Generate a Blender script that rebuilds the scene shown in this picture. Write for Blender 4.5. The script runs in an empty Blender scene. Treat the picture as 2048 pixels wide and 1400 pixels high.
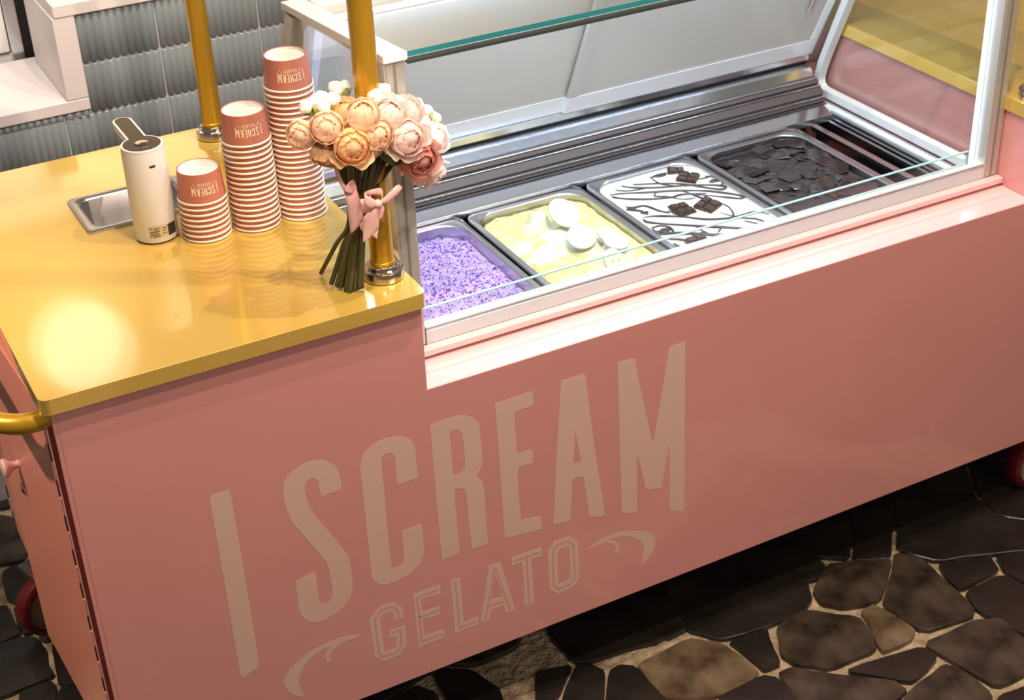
import bpy, bmesh, math, random
from mathutils import Vector, Matrix, noise
from mathutils.geometry import tessellate_polygon

scene = bpy.context.scene
COL = scene.collection
H = 0.955            # height of the gold countertop above the floor; z below is given from the countertop
rnd = random.Random(7)

def lin(r, g, b):
    f = lambda c: (c / 255 / 12.92) if c <= 10 else ((c / 255 + 0.055) / 1.055) ** 2.4
    return (f(r), f(g), f(b))

# ------------------------------------------------------------------ camera
cam_d = bpy.data.cameras.new('camera')
cam = bpy.data.objects.new('camera', cam_d); COL.objects.link(cam)
cam_d.sensor_width = 36.0
cam_d.lens = 36.0 * 3127.9371 / 2048.0
cam.matrix_world = (Matrix.Translation((-0.25754, -1.94878, 1.16231 + H))
                    @ Matrix.Rotation(-0.4677949, 4, 'Z') @ Matrix.Rotation(1.0272856, 4, 'X') @ Matrix.Rotation(-0.0430768, 4, 'Z'))
cam_d.clip_start = 0.05
cam_d.dof.use_dof = True
cam_d.dof.focus_distance = 2.45
cam_d.dof.aperture_fstop = 8.0
scene.camera = cam

# ------------------------------------------------------------------ world, lamps, exposure
scene.view_settings.view_transform = 'Standard'
scene.view_settings.look = 'None'
scene.view_settings.gamma = 1.0
scene.view_settings.use_curve_mapping = False
scene.view_settings.exposure = -0.12
world = bpy.data.worlds.new('world'); scene.world = world; world.use_nodes = True
bg = world.node_tree.nodes['Background']
bg.inputs[0].default_value = (1.0, 0.84, 0.70, 1); bg.inputs[1].default_value = 0.20

def area(name, loc, target, size, power, color=(1, 1, 1), size_y=None, shape=None):
    d = bpy.data.lights.new(name, 'AREA'); d.energy = power; d.color = color; d.size = size
    if size_y: d.shape = 'RECTANGLE'; d.size_y = size_y
    if shape: d.shape = shape
    o = bpy.data.objects.new(name, d); COL.objects.link(o)
    o.location = (loc[0], loc[1], loc[2] + H)
    o.rotation_euler = (Vector(target) - Vector(loc)).to_track_quat('-Z', 'Y').to_euler()
    return o
WARM = (1.0, 0.83, 0.66)
# ceiling spots in front of the cart (they cast the stepped shadow under the countertop)
area('ceiling_spot', (0.55, -0.62, 2.0), (0.6, 0, -0.2), 0.05, 30, WARM, shape='DISK')
area('ceiling_spot', (1.25, -0.36, 2.0), (1.0, 0, -0.2), 0.05, 30, WARM, shape='DISK')
area('ceiling_spot', (0.95, -1.15, 2.0), (0.9, 0, -0.5), 0.05, 27, WARM, shape='DISK')
# broad soft daylight-balanced ceiling panel over the cart
area('ceiling_panel', (0.9, 0.5, 2.2), (0.9, 0.5, 0), 1.6, 11, (1.0, 0.90, 0.80), 1.2)
# warm spot over the left end of the cart
def spot(name, loc, target, deg, power, color, r=0.05, blend=0.6):
    d = bpy.data.lights.new(name, 'SPOT'); d.energy = power; d.color = color; d.spot_size = math.radians(deg); d.spot_blend = blend; d.shadow_soft_size = r
    o = bpy.data.objects.new(name, d); COL.objects.link(o); o.location = (loc[0], loc[1], loc[2] + H)
    o.rotation_euler = (Vector(target) - Vector(loc)).to_track_quat('-Z', 'Y').to_euler()
    return o
spot('ceiling_spot', (-1.35, 0.25, 1.75), (0.0, 0.35, -0.48), 24, 240, WARM, 0.04)
# added narrow spot that keeps the gold countertop bright, clear of the case
spot('ceiling_spot', (0.10, 0.30, 2.0), (0.22, 0.36, 0), 27, 14, (1.0, 0.88, 0.74), 0.08)
# added spot to brighten the tiled wall, no known fixture
spot('ceiling_spot', (0.15, 0.50, 2.0), (0.25, 1.2, 0.0), 34, 150, (1.0, 0.93, 0.86), 0.06)
# added narrow spot that only lifts the flowers
spot('ceiling_spot', (-0.10, -1.30, 1.9), (0.52, 0.05, 0.24), 11, 150, (1.0, 0.90, 0.80), 0.05)
# broad frontal light from behind the photographer
area('front_light', (1.8, -3.0, 1.7), (1.3, 0, -0.3), 1.8, 33, (1.0, 0.86, 0.80), 1.4)
# unseen fill added to brighten the cream rear wall for reflections
area('wall_fill', (1.2, 3.6, 2.0), (1.2, 5.0, 1.2), 2.4, 90, (1.0, 0.90, 0.76), 0.4)
# globe lamp at the back of the shop, mirrored in the countertop
g = bpy.data.lights.new('globe_lamp', 'POINT'); g.energy = 1.7; g.color = (1.0, 0.9, 0.74); g.shadow_soft_size = 0.17
go = bpy.data.objects.new('globe_lamp', g); COL.objects.link(go); go.location = (0.605, 3.22, 1.78 + H)
go2 = bpy.data.objects.new('globe_lamp', g); COL.objects.link(go2); go2.location = (0.575, 3.34, 1.80 + H)  # second globe, added to make the mirrored blob less round

# ------------------------------------------------------------------ materials
MATS = {}
def mat(name, color, rough=0.5, metal=0.0, coat=0.0, spec=0.5, bump=None, vary=None, emit=None, trans=0.0, sss=0.0, coat_rough=0.05, coat_ior=1.5):
    m = bpy.data.materials.new(name); m.use_nodes = True
    nt = m.node_tree; p = nt.nodes['Principled BSDF']
    p.inputs['Base Color'].default_value = (*color, 1)
    p.inputs['Roughness'].default_value = rough
    p.inputs['Metallic'].default_value = metal
    p.inputs['Coat Weight'].default_value = coat
    p.inputs['Coat Roughness'].default_value = coat_rough
    p.inputs['Coat IOR'].default_value = coat_ior
    p.inputs['Specular IOR Level'].default_value = spec
    p.inputs['Transmission Weight'].default_value = trans
    if sss:
        p.inputs['Subsurface Weight'].default_value = sss
        p.inputs['Subsurface Radius'].default_value = (0.01, 0.006, 0.004)
        p.inputs['Subsurface Scale'].default_value = 1.0
    if emit:
        p.inputs['Emission Color'].default_value = (*emit[0], 1); p.inputs['Emission Strength'].default_value = emit[1]
    if vary or bump:
        tc = nt.nodes.new('ShaderNodeTexCoord')
    if vary:                                   # (second colour, noise scale, low, high)
        n = nt.nodes.new('ShaderNodeTexNoise'); n.inputs['Scale'].default_value = vary[1]; n.inputs['Detail'].default_value = 6
        r = nt.nodes.new('ShaderNodeValToRGB')
        r.color_ramp.elements[0].position = vary[2]; r.color_ramp.elements[1].position = vary[3]
        r.color_ramp.elements[0].color = (*color, 1); r.color_ramp.elements[1].color = (*vary[0], 1)
        nt.links.new(tc.outputs['Object'], n.inputs['Vector']); nt.links.new(n.outputs['Fac'], r.inputs['Fac'])
        nt.links.new(r.outputs['Color'], p.inputs['Base Color'])
    if bump:                                   # (noise scale, strength, distance)
        n = nt.nodes.new('ShaderNodeTexNoise'); n.inputs['Scale'].default_value = bump[0]; n.inputs['Detail'].default_value = 5
        b = nt.nodes.new('ShaderNodeBump'); b.inputs['Strength'].default_value = bump[1]; b.inputs['Distance'].default_value = bump[2]
        nt.links.new(tc.outputs['Object'], n.inputs['Vector']); nt.links.new(n.outputs['Fac'], b.inputs['Height'])
        nt.links.new(b.outputs['Normal'], p.inputs['Normal'])
    MATS[name] = m
    return m
def glass(name, tint, ior=1.45, rough=0.0):
    m = bpy.data.materials.new(name); m.use_nodes = True; nt = m.node_tree; nt.nodes.clear()
    out = nt.nodes.new('ShaderNodeOutputMaterial'); mix = nt.nodes.new('ShaderNodeMixShader')
    tr = nt.nodes.new('ShaderNodeBsdfTransparent'); gl = nt.nodes.new('ShaderNodeBsdfGlossy')
    lw = nt.nodes.new('ShaderNodeLayerWeight'); lw.inputs[0].default_value = 0.5            # facing = 1 - |cos|, same from either side
    pw = nt.nodes.new('ShaderNodeMath'); pw.operation = 'POWER'; pw.inputs[1].default_value = 5.0
    ml = nt.nodes.new('ShaderNodeMath'); ml.operation = 'MULTIPLY_ADD'
    r0 = ((ior - 1) / (ior + 1)) ** 2; ml.inputs[1].default_value = 1 - r0; ml.inputs[2].default_value = r0
    tr.inputs[0].default_value = (*tint, 1); gl.inputs['Roughness'].default_value = rough
    nt.links.new(lw.outputs['Facing'], pw.inputs[0]); nt.links.new(pw.outputs[0], ml.inputs[0])
    nt.links.new(ml.outputs[0], mix.inputs[0]); nt.links.new(tr.outputs[0], mix.inputs[1]); nt.links.new(gl.outputs[0], mix.inputs[2])
    nt.links.new(mix.outputs[0], out.inputs[0]); MATS[name] = m
    return m
def frosted(name, color):
    m = bpy.data.materials.new(name); m.use_nodes = True; nt = m.node_tree; nt.nodes.clear()
    out = nt.nodes.new('ShaderNodeOutputMaterial'); mix = nt.nodes.new('ShaderNodeMixShader'); mix2 = nt.nodes.new('ShaderNodeMixShader')
    df = nt.nodes.new('ShaderNodeBsdfDiffuse'); tl = nt.nodes.new('ShaderNodeBsdfTranslucent'); gl = nt.nodes.new('ShaderNodeBsdfGlossy')
    fr = nt.nodes.new('ShaderNodeFresnel'); fr.inputs[0].default_value = 1.4
    df.inputs[0].default_value = (*color, 1); tl.inputs[0].default_value = (*color, 1); gl.inputs['Roughness'].default_value = 0.15
    mix.inputs[0].default_value = 0.45
    nt.links.new(df.outputs[0], mix.inputs[1]); nt.links.new(tl.outputs[0], mix.inputs[2])
    nt.links.new(fr.outputs[0], mix2.inputs[0]); nt.links.new(mix.outputs[0], mix2.inputs[1]); nt.links.new(gl.outputs[0], mix2.inputs[2])
    nt.links.new(mix2.outputs[0], out.inputs[0]); MATS[name] = m
    return m

def petal_mat(name, c1, c2):
    m = bpy.data.materials.new(name); m.use_nodes = True; nt = m.node_tree; nt.nodes.clear()
    out = nt.nodes.new('ShaderNodeOutputMaterial'); mix = nt.nodes.new('ShaderNodeMixShader'); mix.inputs[0].default_value = 0.5
    df = nt.nodes.new('ShaderNodeBsdfDiffuse'); tl = nt.nodes.new('ShaderNodeBsdfTranslucent')
    tc = nt.nodes.new('ShaderNodeTexCoord'); n = nt.nodes.new('ShaderNodeTexNoise'); n.inputs['Scale'].default_value = 2.5
    r = nt.nodes.new('ShaderNodeValToRGB'); r.color_ramp.elements[0].position = .35; r.color_ramp.elements[1].position = .65
    r.color_ramp.elements[0].color = (*c1, 1); r.color_ramp.elements[1].color = (*c2, 1)
    nt.links.new(tc.outputs['Object'], n.inputs['Vector']); nt.links.new(n.outputs['Fac'], r.inputs['Fac'])
    nt.links.new(r.outputs[0], df.inputs[0]); nt.links.new(r.outputs[0], tl.inputs[0])
    nt.links.new(df.outputs[0], mix.inputs[1]); nt.links.new(tl.outputs[0], mix.inputs[2]); nt.links.new(mix.outputs[0], out.inputs[0]); MATS[name] = m

mat('pink', (0.64, 0.275, 0.25), 0.36, coat=0.8, coat_rough=0.07, spec=0.3, vary=((0.67, 0.29, 0.265), 3.0, 0.35, 0.7))
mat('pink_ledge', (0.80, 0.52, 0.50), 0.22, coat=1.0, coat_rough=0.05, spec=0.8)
mat('pink_light', (0.78, 0.46, 0.42), 0.35)
mat('print', (0.66, 0.43, 0.35), 0.5)
mat('gold', (0.74, 0.48, 0.095), 0.24, metal=0.30, coat=1.0, coat_rough=0.06, coat_ior=1.9)
mat('gold_tube', (0.54, 0.30, 0.02), 0.34, metal=0.55, coat=0.3)
mat('chrome', (0.62, 0.55, 0.46), 0.12, metal=1.0)
mat('steel', (0.68, 0.69, 0.72), 0.19, metal=1.0, bump=(60, 0.03, 0.01))
mat('steel_dark', (0.24, 0.225, 0.23), 0.38, metal=1.0)
mat('steel_pan', (0.60, 0.59, 0.60), 0.28, metal=1.0)
mat('alu', (0.56, 0.54, 0.49), 0.38, metal=0.55)
mat('alu_dark', (0.30, 0.29, 0.26), 0.45, metal=0.5)
mat('white_frame', (0.60, 0.63, 0.64), 0.35)
mat('white_frame_lit', (0.84, 0.83, 0.80), 0.35)  # paler copy of white_frame: overhead light painted into the top rails
mat('bar_dark', (0.05, 0.06, 0.06), 0.4)
mat('bright_rail', (0.82, 0.84, 0.86), 0.3, metal=0.35)
mat('grey_rail', (0.62, 0.66, 0.68), 0.4, metal=0.2)
mat('black', (0.012, 0.011, 0.011), 0.5)
mat('rubber', (0.02, 0.02, 0.022), 0.6)
mat('teal_edge', (0.03, 0.22, 0.25), 0.12, spec=0.6)
mat('pale_edge', (0.36, 0.58, 0.62), 0.1, spec=0.6)
glass('clear', (0.955, 0.985, 0.975))
glass('top_clear', (0.94, 0.975, 0.965), 1.6)
frosted('frost', (0.80, 0.79, 0.74))
mat('white_plastic', (0.74, 0.71, 0.69), 0.38)
mat('dark_gloss', (0.040, 0.028, 0.022), 0.22, spec=0.25)
mat('sticker', (0.55, 0.43, 0.24), 0.5)
mat('ink', (0.03, 0.024, 0.02), 0.5)
mat('cup_pink', (0.53, 0.175, 0.118), 0.5)
mat('cup_rim', (0.86, 0.74, 0.58), 0.45)
mat('cup_white', (0.86, 0.80, 0.72), 0.5)
mat('cup_print', (0.88, 0.66, 0.45), 0.5)
mat('stem', (0.055, 0.05, 0.012), 0.5)
mat('leaf', (0.12, 0.17, 0.03), 0.45)
mat('ribbon', (0.72, 0.36, 0.31), 0.42, vary=((0.80, 0.46, 0.42), 30, 0.35, 0.7))
mat('calyx', (0.36, 0.34, 0.06), 0.5)
for nm, c1, c2 in (('peach', (0.97, 0.70, 0.46), (0.98, 0.84, 0.70)), ('apricot', (0.96, 0.62, 0.30), (0.97, 0.75, 0.48)),
                   ('blush', (0.97, 0.75, 0.67), (0.98, 0.87, 0.82)), ('rose', (0.74, 0.32, 0.26), (0.84, 0.46, 0.38)),
                   ('tan_petal', (0.74, 0.44, 0.22), (0.82, 0.54, 0.32)), ('ivory', (0.97, 0.88, 0.82), (0.98, 0.94, 0.91))):
    petal_mat(nm, c1, c2)
mat('stone', (0.010, 0.008, 0.0065), 0.34, coat=0.15, vary=((0.028, 0.021, 0.016), 7, 0.35, 0.75), bump=(18, 0.35, 0.01))
mat('stone_brown', (0.014, 0.0095, 0.007), 0.36, coat=0.15, vary=((0.085, 0.060, 0.042), 13, 0.38, 0.75), bump=(22, 0.35, 0.01))
mat('stone_tan', (0.045, 0.026, 0.012), 0.38, coat=0.15, vary=((0.20, 0.14, 0.085), 13, 0.36, 0.72), bump=(22, 0.4, 0.01))
mat('grout', (0.26, 0.18, 0.10), 0.85, vary=((0.56, 0.43, 0.28), 30, 0.3, 0.7), bump=(70, 0.9, 0.02))
mat('tile', (0.20, 0.235, 0.245), 0.20, coat=0.5, vary=((0.25, 0.275, 0.28), 4, 0.35, 0.65))
mat('tile_grout', (0.50, 0.50, 0.53), 0.8)
mat('marble', (0.72, 0.65, 0.63), 0.4, vary=((0.78, 0.72, 0.69), 5, 0.4, 0.7))
mat('cream_wall', (0.72, 0.56, 0.38), 0.7)
mat('panel_white', (0.76, 0.73, 0.72), 0.25)
mat('choc', (0.017, 0.011, 0.013), 0.12, coat=0.8, bump=(40, 0.15, 0.01))
mat('choc_piece', (0.045, 0.022, 0.014), 0.4, bump=(90, 0.3, 0.01))
mat('slat_dark', (0.075, 0.060, 0.060), 0.45, spec=0.3)
mat('pink_door', (0.68, 0.24, 0.17), 0.30, spec=0.35)
mat('drizzle', (0.05, 0.035, 0.04), 0.25)
mat('vanilla', (0.56, 0.60, 0.55), 0.5, bump=(60, 0.3, 0.004), spec=0.3)
mat('lemon', (0.58, 0.51, 0.18), 0.5, vary=((0.64, 0.60, 0.32), 45, 0.38, 0.62), bump=(75, 0.9, 0.010), spec=0.3)
mat('swirl', (0.62, 0.61, 0.46), 0.45, bump=(25, 0.3, 0.006), spec=0.3)
mat('slice', (0.58, 0.60, 0.54), 0.25, spec=0.5)
mat('slice_core', (0.62, 0.62, 0.42), 0.35)
mat('ube', (0.34, 0.25, 0.58), 0.6, vary=((0.42, 0.34, 0.66), 60, 0.35, 0.65), bump=(120, 0.8, 0.006))
mat('ube_plain', (0.27, 0.19, 0.50), 0.45)
mat('crumb_dark', (0.13, 0.085, 0.38), 0.6)
mat('crumb_mid', (0.44, 0.36, 0.68), 0.6)
mat('crumb_pink', (0.62, 0.33, 0.50), 0.6)
mat('tyre', (0.10, 0.002, 0.006), 0.35)
mat('hub', (0.28, 0.20, 0.12), 0.45)
mat('led_soft', (0.8, 0.85, 0.9), 0.4, emit=((0.66, 0.82, 1.0), 2.2))
mat('led', (1, 1, 1), 0.4, emit=((0.62, 0.78, 1.0), 45.0))

# ------------------------------------------------------------------ mesh helpers
def obj(name, bm, m, parent=None, smooth=None, bevel=None, seg=2, loc=None):
    me = bpy.data.meshes.new(name)
    if isinstance(bm, bmesh.types.BMesh):
        bmesh.ops.recalc_face_normals(bm, faces=bm.faces[:])
        bm.to_mesh(me); bm.free()
    else:
        me = bm
    ms = m if isinstance(m, (list, tuple)) else [m]
    if len(me.materials) == 0:
        for x in ms: me.materials.append(MATS[x])
    o = bpy.data.objects.new(name, me); COL.objects.link(o)
    if parent: o.parent = parent
    if loc is not None: o.location = loc
    if bevel:
        b = o.modifiers.new('bevel', 'BEVEL'); b.width = bevel; b.segments = seg; b.limit_method = 'ANGLE'; b.angle_limit = math.radians(40)
    if smooth:
        me.shade_smooth()
        if smooth is not True: me.set_sharp_from_angle(angle=math.radians(smooth))
    return o
def thing(name, label, cat, loc=(0, 0, 0), rz=0.0, group=None):
    o = bpy.data.objects.new(name, None); COL.objects.link(o); o.empty_display_size = 0.05
    o.location = loc; o.rotation_euler = (0, 0, rz); tag(o, label, cat, group)
    return o
def tag(o, label=None, cat=None, group=None, kind=None):
    if label: o['label'] = label
    if cat: o['category'] = cat
    if group: o['group'] = group
    if kind: o['kind'] = kind
    return o
def plabel(o, label): o['label'] = label; return o
def box(bm, x0, x1, y0, y1, z0, z1, rot=None):
    vs = [bm.verts.new((x, y, z)) for z in (z0, z1) for y in (y0, y1) for x in (x0, x1)]
    for f in ((0, 2, 3, 1), (4, 5, 7, 6), (0, 1, 5, 4), (2, 6, 7, 3), (0, 4, 6, 2), (1, 3, 7, 5)):
        bm.faces.new([vs[i] for i in f])
    return vs
def B(*b):
    bm = bmesh.new(); box(bm, *b); return bm
def bx(name, m, parent, *b, bevel=None, loc=None):
    return obj(name, B(*b), m, parent, bevel=bevel, loc=loc)
def poly(bm, loops, f0, f1, mi=0):
    """extrude a flat outline with holes: f0/f1 map a 2d point to the two faces"""
    tri = tessellate_polygon([[Vector((p[0], p[1], 0)) for p in l] for l in loops])
    flat = [p for l in loops for p in l]
    a = [bm.verts.new(f0(*p)) for p in flat]; b = [bm.verts.new(f1(*p)) for p in flat]
    for t in tri:
        for vs, s in ((a, 1), (b, -1)):
            try:
                f = bm.faces.new([vs[i] for i in (t if s == 1 else reversed(t))]); f.material_index = mi
            except ValueError: pass
    k = 0
    for l in loops:
        n = len(l)
        for i in range(n):
            j = (i + 1) % n
            f = bm.faces.new((a[k + i], a[k + j], b[k + j], b[k + i])); f.material_index = mi
        k += n
def lathe(bm, prof, seg=32, c=(0, 0, 0), caps=True, mi=0):
    rings = []
    for r, z in prof:
        if r < 1e-6: rings.append([bm.verts.new((c[0], c[1], c[2] + z))])
        else: rings.append([bm.verts.new((c[0] + r * math.cos(2 * math.pi * i / seg), c[1] + r * math.sin(2 * math.pi * i / seg), c[2] + z)) for i in range(seg)])
    for a, b in zip(rings, rings[1:]):
        for i in range(seg):
            j = (i + 1) % seg
            if len(a) == 1 and len(b) == 1: continue
            if len(a) == 1: f = bm.faces.new((a[0], b[j], b[i]))
            elif len(b) == 1: f = bm.faces.new((a[i], a[j], b[0]))
            else: f = bm.faces.new((a[i], a[j], b[j], b[i]))
            f.material_index = mi
def tube(bm, pts, r, seg=10, cap=True):
    pts = [Vector(p) for p in pts]; n = len(pts); rs = r if isinstance(r, (list, tuple)) else [r] * n
    up = None; rings = []
    for i, p in enumerate(pts):
        t = (pts[min(i + 1, n - 1)] - pts[max(i - 1, 0)]).normalized()
        if up is None: up = t.orthogonal().normalized()
        up = (up - t * up.dot(t)).normalized(); v = t.cross(up)
        rings.append([bm.verts.new(p + (up * math.cos(2 * math.pi * k / seg) + v * math.sin(2 * math.pi * k / seg)) * rs[i]) for k in range(seg)])
    for a, b in zip(rings, rings[1:]):
        for k in range(seg):
            bm.faces.new((a[k], a[(k + 1) % seg], b[(k + 1) % seg], b[k]))
    if cap:
        bm.faces.new(list(reversed(rings[0]))); bm.faces.new(rings[-1])
def catmull(pts, n=6):
    out = []; P = [Vector(p) for p in pts]
    for i in range(len(P) - 1):
        p0 = P[max(i - 1, 0)]; p1 = P[i]; p2 = P[i + 1]; p3 = P[min(i + 2, len(P) - 1)]
        for k in range(n):
            t = k / n
            out.append(0.5 * ((2 * p1) + (p2 - p0) * t + (2 * p0 - 5 * p1 + 4 * p2 - p3) * t * t + (3 * p1 - p0 - 3 * p2 + p3) * t ** 3))
    out.append(P[-1]); return out
def rrect(x0, x1, y0, y1, r, n=6):
    out = []
    for cx, cy, a in ((x1 - r, y1 - r, 0), (x0 + r, y1 - r, 90), (x0 + r, y0 + r, 180), (x1 - r, y0 + r, 270)):
        for i in range(n + 1):
            t = math.radians(a + 90 * i / n); out.append((cx + r * math.cos(t), cy + r * math.sin(t)))
    return out
def stroke(bm, pts, w, y, mi=0, closed=False):
    """flat mitred band in the panel's plane"""
    P = [Vector((p[0], p[1])) for p in pts]; n = len(P); L = []; R = []
    for i in range(n):
        ta = (P[i] - P[i - 1]).normalized() if (i > 0 or closed) else None
        tb = (P[(i + 1) % n] - P[i]).normalized() if (i < n - 1 or closed) else None
        ta = ta or tb; tb = tb or ta
        na = Vector((-ta.y, ta.x)); nb = Vector((-tb.y, tb.x)); m = (na + nb).normalized()
        s = w / 2 / max(0.35, m.dot(na)); L.append(P[i] + m * s); R.append(P[i] - m * s)
    lv = [bm.verts.new((p.x, y, p.y)) for p in L]; rv = [bm.verts.new((p.x, y, p.y)) for p in R]
    for i in range(n - 1):
        bm.faces.new((lv[i], lv[i + 1], rv[i + 1], rv[i])).material_index = mi
def copy_tree(o, parent=None):
    c = o.copy(); COL.objects.link(c); c.parent = parent
    for ch in o.children: copy_tree(ch, c)
    return c
HZ = (0, 0, H)
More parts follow.
